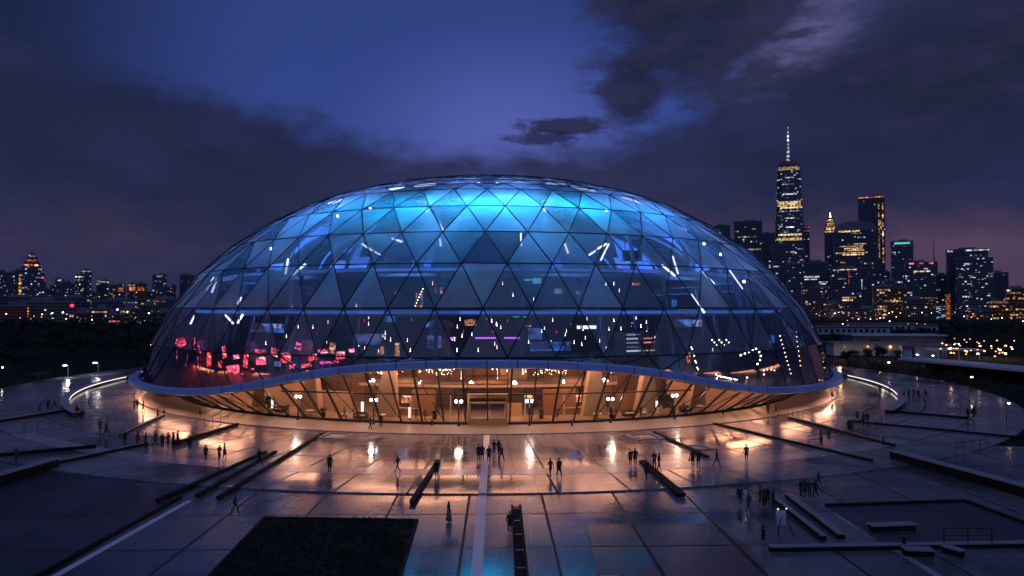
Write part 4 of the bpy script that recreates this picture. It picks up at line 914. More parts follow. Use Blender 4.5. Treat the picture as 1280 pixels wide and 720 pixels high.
# ------------------------------------------------------------------ walls, rails and benches on the plaza
def low_wall(name, pa, pb, h, w, label, cat='wall', side='darkstone', cop='coping', group=None, z=0.0, copw=.06):
    a, c = G(*pa, z), G(*pb, z); d = c - a; m_ = (a + c) / 2
    t = thing(name, label, cat, m_, atan2(d.y, d.x), group)
    b = MB(); b.box((0, 0, h / 2 - .03), (d.length, w, h + .06)); b.build('wall_body', M[side], t)
    b = MB(); b.box((0, 0, h + .035), (d.length + .1, w + copw, .07)); b.build('coping', M[cop], t)
    return t
low_wall('ramp_wall', (197, 627), (332, 566), .16, .34, 'long dark ramp wall, outermost left of the three parallel ones', side='darkstone', cop='darkstone')
low_wall('ramp_wall', (246, 621), (344, 566), .16, .34, 'dark ramp wall, middle of the three parallel ones left of the axis', side='darkstone', cop='darkstone')
low_wall('ramp_wall', (273, 624), (403, 543), .18, .34, 'dark ramp wall, innermost and longest of the three parallel ones', side='darkstone', cop='darkstone')
low_wall('ramp_wall', (515, 629), (548, 577), .14, .4, 'short dark wall pointing to the lobby, left of the white centre strip', cop='darkstone')
low_wall('ramp_wall', (803, 578), (852, 620), .16, .7, 'thick dark wall pointing to the lobby on the right of the plaza', cop='darkstone')
low_wall('ramp_wall', (818, 541), (884, 572), .14, .45, 'dark wall right beside the square skylight, right of the axis', cop='darkstone')
low_wall('ramp_wall', (892, 530), (1090, 577), .14, .4, 'very long low dark wall across the right of the plaza', cop='darkstone')
low_wall('ramp_wall', (216, 557), (297, 532), .3, .3, 'low dark wall behind the row of people at the left', cop='darkstone')
low_wall('ramp_wall', (205, 520), (150, 545), .25, .25, 'low pale edged wall at the left under the rim')
low_wall('ramp_wall', (98, 512), (0, 528), .4, .5, 'low dark wall running out to the left edge behind the curved bench')
low_wall('ramp_wall', (986, 523), (1118, 558), .3, .35, 'thin pale topped wall at the right, running on as the high parapet')
low_wall('parapet', (1116, 572), (1330, 632), .75, .8, 'high dark parapet with pale coping at the right edge of the plaza', 'parapet', copw=.5)
low_wall('parapet', (70, 583), (-60, 622), .8, .7, 'high dark parapet with pale coping at the left edge of the plaza', 'parapet', copw=.4)
low_wall('ramp_wall', (185, 556), (72, 580), .3, .28, 'thin pale topped wall at the left, running on as the high parapet')
low_wall('ramp_wall', (1060, 527), (1280, 548), .14, .35, 'low dark wall across the outer plaza at the far right', cop='darkstone')
low_wall('ramp_wall', (1110, 515), (1210, 524), .25, .35, 'short low dark wall near the outer edge at the far right', cop='darkstone')
low_wall('ramp_wall', (120, 560), (0, 571), .3, .3, 'low dark wall left of the row of people, near the left parapet', cop='darkstone')
low_wall('ramp_wall', (970, 628), (1030, 676), .32, .34, 'left pale topped wall of the small ramp at the lower right', z=-.12)
low_wall('ramp_wall', (985, 622), (1052, 674), .32, .5, 'right pale topped wall of the small ramp at the lower right', z=-.12)
low_wall('edge_beam', (962, 689), (1330, 683), .3, .35, 'long pale beam crossing the lower right of the forecourt', 'beam', z=-.12, copw=.15)
low_wall('stone_bench', (1088, 664), (1142, 662), .42, .5, 'pale stone bench on the dark terrace at the lower right', 'bench', z=-.12, copw=.3)
low_wall('stone_bench', (1130, 694), (1165, 695), .4, .5, 'pale stone bench just below the long beam at the lower right', 'bench', z=-.12, copw=.3)
low_wall('stone_bench', (1180, 690), (1204, 697), .4, .4, 'small bench at the far lower right below the beam', 'bench', z=-.12, copw=.3)
low_wall('kerb_wall', (1032, 633), (1206, 627), .12, .22, 'thin dark kerb along the top of the right terrace', 'kerb', cop='darkstone', z=-.12)
low_wall('kerb_wall', (1206, 627), (1300, 662), .12, .22, 'thin dark kerb down the right side of the right terrace', 'kerb', cop='darkstone', z=-.12)
low_wall('kerb_wall', (226, 623), (20, 737), .12, .25, 'thin dark kerb between the left terrace and the path stripe', 'kerb', cop='darkstone', z=-.12)
# trough with cross bars near the axis
a, c = G(645, 634, -.12), G(655, 760, -.12); d = c - a; m_ = (a + c) / 2
t = thing('trough_bench', 'long dark trough bench with cross bars beside the white centre strip', 'bench', m_, atan2(d.y, d.x))
b = MB(); L_ = d.length
b.box((0, .32, .1), (L_, .2, .24)); b.box((0, -.32, .1), (L_, .16, .24)); b.box((0, 0, .03), (L_, .46, .06)); b.build('trough_body', M['darkstone'], t)
for i in range(6): b = MB(); b.box((-L_ / 2 + 1.2 + i * L_ / 6, 0, .24), (.2, .5, .05)); b.build('cross_bar', M['black'], t)
# square skylights let into the plaza
def skylight(cx, cy, s, rz, label):
    p = G(cx, cy, 0); t = thing('square_skylight', label, 'skylight', p, rz)
    b = MB()
    for i in range(4):
        q = Matrix.Rotation(pi / 2 * i, 4, 'Z'); b.box((0, s / 2, .04), (s + .3, .3, .08 + .003 * i), 0, q)
    b.build('stone_frame', M['coping'], t)
    b = MB(); b.box((0, 0, .012), (s * .62, s * .62, .02)); b.build('inner_slab', M['concrete'], t)
skylight(806, 546, 3.4, R(14), 'square frame skylight set in the paving right of the axis'); skylight(419, 545, 3.2, R(-14), 'square frame skylight set in the paving left of the axis')
skylight(870, 560, 2.6, R(18), 'small square skylight beside the dark wall right of the axis')
# curved bench walls with a strip of light
for s_, lab in ((-1, 'curved bench wall with a strip light round the left of the plaza'), (1, 'curved bench wall with a strip light round the right of the plaza')):
    t = thing('curved_bench', lab, 'bench wall')
    p0, p1 = (47, 112) if s_ > 0 else (-112, -47)
    b = MB(); b.sweep(lambda ph: [(82.3, .55), (83.3, .55), (83.3, -.02), (82.3, -.02)], p0, p1, 1.0); b.build('bench_body', M['darkstone'], t)
    b = MB(); b.sweep(lambda ph: [(82.2, .64), (83.45, .64), (83.45, .552), (82.2, .552)], p0, p1, 1.0); b.build('bench_seat', M['coping'], t)
    q0, q1 = (63, 88) if s_ > 0 else (-88, -60)
    b = MB(); b.sweep(lambda ph: [(82.15, .53), (82.29, .53), (82.29, .40), (82.15, .40)], q0, q1, 1.0); b.build('strip_light', M['strip'], t)
    lamp('bench_light', 'AREA', P(81.6, s_ * 72, .5), 12, (1, .85, .75), 2, P(79, s_ * 72, 0)); 
# handrails
def handrail(pa, pb, label, n=5, h=1.05, z=0.0):
    a, c = G(*pa, z), G(*pb, z); t = thing('handrail', label, 'handrail', a); d = c - a
    b = MB(); b.tube((0, 0, h), d + Vector((0, 0, h)), .035, n=6); b.tube((0, 0, h * .55), d + Vector((0, 0, h * .55)), .02, n=6); b.build('rail', M['black'], t)
    for i in range(n):
        b = MB(); q = d * (i / (n - 1)); b.tube(q, q + Vector((0, 0, h)), .035, n=6); b.build('post', M['black'], t)
for pa, pb, lab in (((245, 536), (285, 524), 'dark handrail with posts left under the rim end'), ((122, 533), (165, 521), 'dark handrail along the left curved bench'), ((1010, 556), (1080, 547), 'dark handrail at the right in front of the curved bench'),
                    ((1080, 547), (1108, 527), 'dark handrail bending along the right curved bench'), ((985, 520), (1010, 527), 'short dark handrail right under the rim end'), ((30, 540), (95, 528), 'dark handrail at the far left of the plaza'),
                    ((1195, 566), (1235, 560), 'dark handrail at the outer edge on the right'), ((1150, 500), (1200, 508), 'dark handrail far back on the right of the plaza')):
    handrail(pa, pb, lab)
handrail((1180, 680), (1240, 680), 'dark handrail on the long beam at the lower right', z=.2, n=3)
proto_b = None
for px, py, lab in ((197, 519, 'short fat bollard left under the rim'), (205, 520, 'low bollard right of the short fat one'), (336, 521, 'dark bollard by the left end of the lobby glass'), (600, 531, 'dark bollard right in front of the entrance doors'),
                    (463, 531, 'dark bollard by the lobby glass near the second lamp post'), (904, 519, 'dark bollard by the right end of the lobby glass'), (250, 519, 'dark bollard between the rim end and the lobby glass'), (1104, 556, 'dark bollard at the right before the high parapet'),
                    (1130, 684, 'dark bollard behind the long beam at the lower right'), (954, 674, 'dark bollard at the left end of the long beam'), (715, 534, 'dark bollard by the lobby glass right of the entrance'), (540, 533, 'dark bollard by the lobby glass left of the entrance')):
    p = G(px, py, 0)
    if proto_b is None:
        proto_b = thing('bollard', lab, 'bollard', p, 0, 'bollards on the plaza'); b = MB(); b.lathe([(.17, 0), (.15, .1), (.12, .15), (.12, .85), (.13, .9), (.08, .98)], 10); b.build('post', M['black'], proto_b)
        b = MB(); b.lathe([(.123, .74), (.123, .82)], 10); b.build('band', M['coping'], proto_b)
    else: dup(proto_b, p, 0, lab)
# white easel-like sign with two small lamps
p = G(979, 668, -.12); t = thing('lit_easel', 'white easel board on black legs with two small lamps at the lower right', 'sign', p, R(10))
b = MB(); b.box((0, 0, 1.15), (.75, .06, .95), 0, Matrix.Rotation(R(-10), 4, 'X')); b.build('board', M['palewall'], t)
for x in (-.4, .4): b = MB(); b.tube((x * 1.6, -.35, 0), (x * .5, 0, 1.1), .04, n=6); b.build('leg', M['black'], t)
b = MB(); b.tube((0, .7, 0), (0, .1, 1.2), .04, n=6); b.build('leg', M['black'], t)
for x in (-.33, .33): b = MB(); b.ball((x, .08, 1.78), .06, 8); b.build('lamp', M['strip'], t)
# ------------------------------------------------------------------ people
CL = {'coat': solid('dark_coat', (.022, .022, .028), .85), 'jean': solid('dark_jeans', (.016, .02, .035), .9), 'brown': solid('brown_coat', (.05, .032, .022), .85), 'grey': solid('grey_jacket', (.06, .06, .07), .85), 'red': solid('wine_jacket', (.08, .015, .02), .85), 'hair': solid('dark_hair', (.012, .01, .009), .7), 'shoe': solid('black_shoe', (.01, .01, .01), .5), 'dress': solid('pale_dress', (.22, .2, .2), .8)}
def skin_body(joints, bones, rad, sub=1):
    me = bpy.data.meshes.new('tmp'); idx = {k: i for i, k in enumerate(joints)}
    me.from_pydata([joints[k] for k in joints], [(idx[a], idx[c]) for a, c in bones], []); o = bpy.data.objects.new('tmp', me); COL.objects.link(o)
    md = o.modifiers.new('s', 'SKIN'); md.use_smooth_shade = True
    for k, i in idx.items():
        r = rad[k]; me.skin_vertices[0].data[i].radius = r if isinstance(r, tuple) else (r, r)
    me.skin_vertices[0].data[idx['pelvis']].use_root = True
    ms = o.modifiers.new('u', 'SUBSURF'); ms.levels = sub; ms.render_levels = sub
    dg = bpy.context.evaluated_depsgraph_get(); nmesh = bpy.data.meshes.new_from_object(o.evaluated_get(dg)); bpy.data.objects.remove(o); bpy.data.meshes.remove(me); return nmesh
def make_person(name, stride=0.0, arm=0.0, fold=False, coat='coat', leg='jean', dress=False, longhair=False, bag=False, h=1.75):
    s = stride
    J = {'pelvis': (0, 0, .95), 'waist': (0, .01, 1.08), 'chest': (0, .015, 1.30), 'neck': (0, .0, 1.48), 'throat': (0, -.01, 1.54), 'skull': (0, -.03, 1.63), 'crown': (0, -.02, 1.71)}
    rad = {'pelvis': (.16, .115), 'waist': (.145, .1), 'chest': (.185, .115), 'neck': (.075, .07), 'throat': (.055, .055), 'skull': (.078, .098), 'crown': (.06, .075)}
    B = [('pelvis', 'waist'), ('waist', 'chest'), ('chest', 'neck'), ('neck', 'throat'), ('throat', 'skull'), ('skull', 'crown')]
    for sd, n_, f in ((-1, 'L', s), (1, 'R', -s)):
        J['hip' + n_] = (sd * .095, 0, .88); J['knee' + n_] = (sd * .1, -f * .22 - .02, .5); J['ankle' + n_] = (sd * .1, -f * .42 + .02 + (.06 if f < 0 else 0), .09 + (.05 if f < -.3 else 0)); J['toe' + n_] = (sd * .115, J['ankle' + n_][1] - .17, .045)
        rad.update({'hip' + n_: (.1, .1), 'knee' + n_: (.064, .066), 'ankle' + n_: (.045, .05), 'toe' + n_: (.045, .035)})
        B += [('pelvis', 'hip' + n_), ('hip' + n_, 'knee' + n_), ('knee' + n_, 'ankle' + n_), ('ankle' + n_, 'toe' + n_)]
        J['shoulder' + n_] = (sd * .19, .01, 1.41); rad['shoulder' + n_] = (.07, .07)
        if fold: J['elbow' + n_] = (sd * .25, -.03, 1.14); J['wrist' + n_] = (sd * .02, -.23, 1.17 + .03 * sd); J['hand' + n_] = (-sd * .08, -.23, 1.18 + .03 * sd)
        else: J['elbow' + n_] = (sd * .255, f * .12 + .03, 1.13); J['wrist' + n_] = (sd * .27, f * .25 - .05 - arm * .15, .90 + abs(f) * .04 + arm * .12); J['hand' + n_] = (sd * .265, f * .28 - .08 - arm * .22, .80 + abs(f) * .05 + arm * .16)
        rad.update({'elbow' + n_: (.05, .05), 'wrist' + n_: (.036, .04), 'hand' + n_: (.03, .045)}); B += [('chest', 'shoulder' + n_), ('shoulder' + n_, 'elbow' + n_), ('elbow' + n_, 'wrist' + n_), ('wrist' + n_, 'hand' + n_)]
    me = skin_body(J, B, rad); o = bpy.data.objects.new('person', me); COL.objects.link(o)
    for m_ in (CL[coat], CL[leg], M['skin'], CL['shoe']): me.materials.append(m_)
    hands = [Vector(J['hand' + n_]) for n_ in 'LR']
    for p in me.polygons:
        c = p.center
        p.material_index = 3 if c.z < .085 else 1 if c.z < .84 and abs(c.x) < .22 else 2 if c.z > 1.50 or min((c - q).length for q in hands) < .075 else 0
    hb = MB()                                    # hair, a cap over the back and top of the skull
    vs_ = []; n_ = 12
    for i in range(6):
        for j in range(n_):
            th, ph = pi * .62 * i / 5, 2 * pi * j / n_; k = 1.0 if cos(ph) < .2 else .62
            th *= k; vs_.append((.092 * sin(th) * sin(ph), -.012 - .112 * sin(th) * cos(ph), 1.655 + .108 * cos(th) - (.16 if longhair and i == 5 and cos(ph) < 0 else 0)))
    hb.add(vs_, [(i * n_ + j, i * n_ + (j + 1) % n_, (i + 1) * n_ + (j + 1) % n_, (i + 1) * n_ + j) for i in range(5) for j in range(n_)]); hb.build('hair', CL['hair'], o, smooth=True)
    fb = MB(); fb.add([(-.012, -.118, 1.605), (.012, -.118, 1.605), (0, -.15, 1.607), (0, -.112, 1.655)], [(0, 2, 1), (0, 3, 2), (1, 2, 3)])
    for x in (-.032, .032): fb.ball((x, -.112, 1.648), .012, 6, 1)
    fb.box((0, -.113, 1.575), (.045, .012, .01), 1); fb.build('face', [M['skin'], CL['hair']], o)
    skirt = MB(); z1 = .12 if dress else .62
    if dress or coat in ('brown', 'coat'):
        skirt.lathe([(.34 if dress else .215, z1), (.25 if dress else .195, .6 if dress else .8), (.172, 1.02), (.165, 1.1)], 14); 
        for i, v in enumerate(skirt.v): skirt.v[i] = (v[0], v[1] * .8, v[2])
        skirt.build('skirt' if dress else 'coat_tail', CL['dress' if dress else coat], o, smooth=True)
    if bag:
        b = MB(); b.box((.33, .0, .72), (.12, .34, .26)); b.tube((.33, -.12, .84), (.22, .0, 1.44), .012, n=5); b.tube((.33, .12, .84), (.22, .02, 1.44), .012, n=5); b.build('shoulder_bag', CL['brown'], o)
    return o
PV = {'stand': make_person('a'), 'walk': make_person('b', .75, coat='grey'), 'fold': make_person('c', .1, fold=True, coat='grey'), 'coat': make_person('d', .25, coat='brown', longhair=True, bag=True), 'stride': make_person('e', -.95, coat='coat'), 'dress': make_person('f', 0, .4, coat='grey', dress=True, longhair=True), 'red': make_person('g', .4, .2, coat='red', longhair=True)}
used_p = set(); PB = {'stand': 'dark coat', 'walk': 'grey jacket', 'fold': 'grey jacket', 'coat': 'brown coat', 'stride': 'dark coat', 'dress': 'long pale skirt', 'red': 'wine jacket'}
def person(kind, px, py, face, label, group=None, z=0.0):
    p = G(px, py, z); r = hypot(p.x, p.y)
    if z == 0 and r < 72.4: p = G(px, py, .12)
    if r > 99.5: p = G(px, py, -.112)
    o = PV[kind]
    if kind in used_p: o = copy_tree(o)
    used_p.add(kind); o.location = p; o.rotation_euler = (0, 0, R(face)); s_ = rnd.uniform(.95, 1.03) * (.88 if r > 98 else 1); o.scale = (s_, s_, s_)
    return tag(o, label, 'person', group or 'people on the plaza')
PPL = [
 ('fold', 168, 513, 40, 'person in grey with folded arms in the knot of three left under the rim'), ('stand', 171.5, 512, 160, 'dark coated person, middle of the knot of three left under the rim'), ('red', 179, 515, -70, 'person in wine jacket at the right of the knot of three under the rim'),
 ('coat', 96, 520, 90, 'person in brown coat by the far left curved bench, nearest the strip light'), ('stand', 103, 526, 20, 'dark figure just right of the brown coat by the left curved bench'), ('walk', 125, 541, 60, 'person in grey walking, left of two by the left curved bench end'), ('stride', 133, 545, 80, 'dark coated walker, right of two by the left curved bench end'),
 ('stand', 156, 556, 10, 'dark figure in the left row beside the tall rail post'), ('coat', 172, 557, 100, 'person in brown coat leftmost of the row before the low dark wall'), ('fold', 182, 560, -30, 'person with folded arms second in the row before the low dark wall'), ('walk', 194, 558, -90, 'grey jacketed walker alone in the middle of the left row'),
 ('stand', 203, 560, 0, 'dark coated person at the left end of the tight group of four'), ('red', 210, 560, 60, 'person in wine jacket second in the tight group of four'), ('coat', 216.5, 558, -40, 'person in brown coat third in the tight group of four'), ('stride', 222, 557, 90, 'dark coated person at the right end of the tight group of four'),
 ('stand', 237, 563, 180, 'lone dark figure just right of the tight group of four'), ('stand', 257, 576, 170, 'tall dark figure alone left of the three ramp walls'), ('fold', 274, 576, 60, 'person with folded arms, left of a pair above the ramp walls'), ('coat', 280.5, 574, -60, 'person in brown coat, right of a pair above the ramp walls'),
 ('stand', 412, 591, 200, 'lone dark figure standing right of the ramp walls'), ('walk', 294, 641, 100, 'grey jacketed walker in front of the ramp walls, over the lawn bed corner'), ('stride', 324, 582, 60, 'dark coated walker between the ramp walls'),
 ('walk', 497, 591, 250, 'grey jacketed walker alone left of the short dark wall'), ('stand', 546, 598, 190, 'dark figure standing at the end of the short dark wall'),
 ('stand', 598, 576, 180, 'leftmost of the dark figures on the white centre strip'), ('coat', 603, 576, 175, 'person in brown coat second on the white centre strip'), ('stride', 611, 578, 185, 'dark walker nearest of the group by the white centre strip'), ('fold', 617.5, 569, 160, 'person with folded arms, farther back right of the centre strip'),
 ('red', 623.5, 569, 200, 'person in wine jacket, farther back right of the centre strip'), ('walk', 627, 577, 140, 'grey jacketed walker at the right of the group by the centre strip'), ('dress', 561, 652, 120, 'person in a long pale skirt alone left of the centre strip, close to the front'), ('stand', 637, 666, 10, 'dark figure beside the trough bench'),
 ('walk', 688, 596, 200, 'grey jacketed person, left of a pair on the right of the centre strip'), ('stride', 699, 596, 190, 'dark coated person, right of a pair on the right of the centre strip'),
 ('stand', 788, 582, 180, 'dark figure, left of two standing above the thick dark wall'), ('stand', 794, 581, 170, 'dark figure, right of two standing above the thick dark wall'), ('coat', 808, 599, 30, 'person in brown coat beside the thick dark wall, nearest'), ('fold', 818, 586, -30, 'person with folded arms just right of the thick dark wall'), ('red', 824, 588, 60, 'person in wine jacket right of the thick dark wall'),
 ('coat', 866, 584, 170, 'person in brown coat, left of a pair at the dark wall end'), ('stand', 873, 584, 190, 'dark figure, right of a pair at the dark wall end'), ('walk', 896, 583, 90, 'grey jacketed walker right of the pair at the dark wall end'), ('stand', 933, 576, 180, 'dark figure alone below the very long low wall'),
 ('stand', 925, 631, 150, 'dark figure, leftmost of the front right people'), ('walk', 936, 641, 220, 'grey jacketed walker, nearest of the front right people'), ('fold', 950, 629, 60, 'person with folded arms at the left of the front right cluster'), ('coat', 955, 633, 0, 'person in brown coat in the front right cluster'), ('red', 960, 631, -60, 'person in wine jacket in the front right cluster'), ('stand', 966.5, 634, -90, 'dark figure at the right of the front right cluster by the small ramp'),
 ('stand', 1001, 620, 40, 'dark figure at the left of the cluster behind the small ramp'), ('coat', 1006.5, 622, 170, 'person in brown coat in the cluster behind the small ramp'), ('fold', 1012, 621, -20, 'person with folded arms in the cluster behind the small ramp'), ('stride', 1019, 621, -80, 'dark walker at the right of the cluster behind the small ramp'), ('walk', 1023, 609, 90, 'grey jacketed walker just behind the small ramp cluster'),
 ('coat', 1026, 557, 60, 'person in brown coat by the right handrail, left of two'), ('fold', 1036, 552, -60, 'person with folded arms by the right handrail, right of two'), ('stand', 1061, 541, 0, 'dark figure standing where the two right handrails meet'), ('red', 1065, 542, 120, 'person in wine jacket where the two right handrails meet'),
 ('coat', 1079, 532, 200, 'person in brown coat inside the right curved bench'), ('stand', 1084, 531, 140, 'dark figure inside the right curved bench'), ('stride', 1072, 527, 90, 'dark walker farther back inside the right curved bench'),
 ('stand', 1100, 492, 0, 'dark figure far back outside the right curved bench, leftmost'), ('walk', 1112, 497, 40, 'grey jacketed walker far back on the right plaza, second from left'), ('coat', 1130, 499, 80, 'person in brown coat in the far back right line'), ('stand', 1136, 498, 20, 'dark figure in the far back right line beside the brown coat'), ('fold', 1142, 498, -20, 'person with folded arms in the far back right line'), ('red', 1148, 499, -60, 'person in wine jacket in the far back right line'), ('stride', 1157, 499, 90, 'dark walker at the right end of the far back right line'),
 ('stand', 1210, 524, 10, 'dark figure near the outer edge at the far right, left of two'), ('coat', 1217, 523, 200, 'person in brown coat near the outer edge at the far right'),
 ('stand', 960, 518, 180, 'dark figure right under the rim by the lobby glass end'), ('walk', 970, 519, 90, 'grey jacketed walker right under the rim by the lobby glass end'),
 ('walk', 463, 537, 60, 'grey jacketed walker close to the lobby glass left of the entrance'), ('stand', 476, 534, 10, 'dark figure close to the second lamp post'), ('coat', 1040, 500, 30, 'person in brown coat beyond the right rim end'), ('stand', 60, 512, 30, 'dark figure far left outside the curved bench, left of two'), ('stride', 68, 511, 90, 'dark walker far left outside the curved bench, right of two'), ('walk', 20, 578, 40, 'grey jacketed walker at the far left by the high parapet')]
for kd, px, py, fc, lab in PPL: person(kd, px, py, fc, lab)
for kd, a, r_, fc, lab in (('stand', -9.5, 61.8, 0, 'dark figure inside the lobby behind the left white screen frame'), ('coat', -8.2, 62.3, 60, 'person in brown coat inside the left white screen frame'), ('red', 9.2, 62, 0, 'person in wine jacket inside the right white screen frame'), ('walk', -19, 63.4, 90, 'grey jacketed walker inside the lobby by the dark sofa'), ('stand', 20.5, 63.5, 30, 'dark figure inside the lobby right of the entrance'), ('fold', -28, 63.6, 10, 'person with folded arms far left inside the lobby'), ('coat', 27.5, 63.6, 10, 'person in brown coat far right inside the lobby')):
    o = copy_tree(PV[kd]); o.location = P(r_, a, .122); o.rotation_euler = (0, 0, R(fc)); tag(o, lab, 'person', 'people in the lobby')
# ------------------------------------------------------------------ city
ONE = {}
def unit_window(mat):
    if mat not in ONE:
        b = MB(); b.box((0, 0, 0), (1, 1, 1)); o = b.build('lit_window', M[mat]); ONE[mat] = o.data; bpy.data.objects.remove(o)
    return ONE[mat]
def win(parent, mat, x, y, z, w, h, d=.5, name='lit_window', rz=0):
    o = bpy.data.objects.new(name, unit_window(mat)); COL.objects.link(o); o.parent = parent; o.location = (x, y, z); o.scale = (w, d, h); o.rotation_euler = (0, 0, rz); return o
def base_of(px0, px1, ytop, D):
    a, c = at_depth(px0, ytop, D), at_depth(px1, ytop, D); m_ = (a + c) / 2
    return Vector((m_.x, m_.y, -.2)), (c - a).length, m_.z + .2
def tower(px0, px1, ytop, D, fac, label, depth=.8, rz=0, nwin=10, wm=('coolwin', 'goldwin'), roof=True, cat='tower', name='tower_block', group=None, taper=1.0, wsize=(.8, 2.4), zlo=.15):
    """a block standing at distance D whose front covers the given columns of the photograph"""
    p, w, h = base_of(px0, px1, ytop, D); dp = max(12, w * depth); rr = random.Random(int(px0 * 31 + ytop * 7))
    az_ = atan2(p.x - CAM.x, p.y - CAM.y); rot = -az_ * .9 + R(rz)
    w0 = w / (abs(cos(R(rz))) + depth * abs(sin(R(rz))))if rz else w
    t = thing(name, label, cat, p + Vector((sin(az_), cos(az_), 0)) * dp / 2, rot, group); t['size'] = 1
    b = MB(); b.box((0, 0, h / 2), (w0, dp, h), taper=taper); b.build('tower_body', M[fac], t)
    if roof:
        b = MB(); b.box((0, 0, h + .6), (w0 * taper + .5, dp * taper + .5, 1.2)); b.box((w0 * rr.uniform(-.2, .2), 0, h + 2.6), (w0 * .4, dp * .4, 4)); b.build('roof', M['roofgrey'], t)
    u = D / F
    for i in range(nwin):
        z = h * rr.uniform(zlo, .95); k = 1 - (1 - taper) * z / h; ww = min(w0 * .7, u * rr.uniform(*wsize)); hh = u * rr.uniform(.5, .9)
        x = rr.uniform(-.5, .5) * (w0 * k - ww - 1); win(t, rr.choice(wm), x, -dp / 2 * k - .1, z, ww, hh)
    return t, w0, dp, h, u
def crown(t, w, dp, z, hpx, u, mat, name='crown_light', dx=0, fw=1.0):
    return win(t, mat, dx, -dp / 2 - .25, z, w * fw, hpx * u, .6, name)
C_, G_ = 'coolwin', 'goldwin'
# -- right skyline
p, w, h = base_of(967, 1005, 204, 1500); u = 1500 / F
t = thing('spire_tower', 'tallest glass tower with tapering sides and a lit white spire', 'tower', p + Vector((12, 30, 0)), R(-20))
b = MB(); b.box((0, 0, h * .12), (w * 1.02, w * 1.02, h * .24)); b.build('podium', M['f_band'], t)
def chamfer(z0, z1, w0, w1, c0, c1):
    vs_ = []
    for z, ww, cc in ((z0, w0, c0), (z1, w1, c1)):
        q = ww / 2; vs_ += [(-q + cc, -q, z), (q - cc, -q, z), (q, -q + cc, z), (q, q - cc, z), (q - cc, q, z), (-q + cc, q, z), (-q, q - cc, z), (-q, -q + cc, z)]
    return vs_, [tuple(range(8))[::-1], tuple(range(8, 16))] + [(i, (i + 1) % 8, 8 + (i + 1) % 8, 8 + i) for i in range(8)]
b = MB(); b.add(*chamfer(h * .24, h, w * .98, w * .70, w * .02, w * .16)); b.build('tower_body', M['f_band'], t)
b = MB(); b.lathe([(w * .30, h), (w * .30, h + 6), (w * .22, h + 6), (w * .22, h + 9)], 16); b.build('roof', M['roofgrey'], t)
hs = (205 - 154) * u
b = MB(); b.lathe([(3.2, h + 8), (2.2, h + hs * .4), (1.4, h + hs * .75), (.5, h + hs)], 8); sp = b.build('spire', M['white'], t)
for i in range(9): b = MB(); z = h + hs * (.12 + .1 * i); b.lathe([(3.3 - .25 * i, z), (3.3 - .25 * i, z + hs * .055)], 8); b.build('spire_light', M['coolwin'], sp)
for f_, hp, fw, mt in ((.972, 4, .62, G_), (.735, 6, .72, G_), (.71, 2, .66, G_), (.80, 1.6, .5, C_), (.865, 1.4, .45, C_), (.91, 1.2, .4, C_), (.53, 2.5, .7, G_), (.50, 3, .75, G_), (.58, 1.3, .4, C_), (.64, 1.3, .5, C_)):
    k = .98 - .28 * max(0, (f_ - .24)) / .76
    win(t, mt, rnd.uniform(-.05, .05) * w, -w * k / 2 - .3, h * f_, w * fw * (1 if fw > .55 else rnd.uniform(.6, 1)), hp * u, .8, 'light_band')
for i in range(46):
    f_ = rnd.uniform(.3, .96); k = .98 - .28 * (f_ - .24) / .76; win(t, rnd.choice((C_, C_, G_)), rnd.uniform(-.36, .36) * w * k, -w * k / 2 - .3, h * f_, u * rnd.uniform(.8, 2.6), u * .8)
t, w, dp, h, u = tower(1000, 1011, 283, 1560, 'f_warm', 'slim reddish tower right behind the spire tower', nwin=6); crown(t, w, dp, h - 1.5 * u, 1.4, u, 'citypink')
t, w, dp, h, u = tower(918, 951, 277, 1300, 'f_dark', 'dark block with a row of gold lights near its top beside the dome', nwin=7, wm=(G_,))
for x in (-.3, -.12, .05, .25): win(t, G_, x * w, -dp / 2 - .2, h - 19 * u, w * .12, 1.4 * u)
win(t, G_, 0, -dp / 2 - .2, h - 35 * u, w * .9, 1.6 * u)
t, w, dp, h, u = tower(894, 912, 282, 1500, 'f_dark', 'small dark tower with a slanting roof peeking over the dome', nwin=3); 
b = MB(); b.tube((w * .2, 0, h), (w * .2, 0, h + 5 * u), .6, n=5); b.build('antenna', M['steel'], t)
tower(948, 968, 292, 1380, 'f_dark', 'dark square block between the gold lit block and the spire tower', nwin=4)
tower(966, 992, 306, 1150, 'f_cool', 'dark block with white windows in front of the spire tower', nwin=24, wm=(C_,), wsize=(.8, 2))
tower(984, 1003, 330, 1060, 'f_cool', 'lower slim block in front of the white windowed one', nwin=10, wm=(C_,))
t, w, dp, h, u = tower(1000, 1033, 328, 1100, 'f_dark', 'flat topped block with two rows of white windows right of the dome', nwin=3)
for z, x0, ww in ((18, -.08, .55), (21, -.1, .45), (25, .32, .3), (27, .3, .25)): win(t, C_, x0 * w, -dp / 2 - .2, h - z * u, w * ww, 1.6 * u)
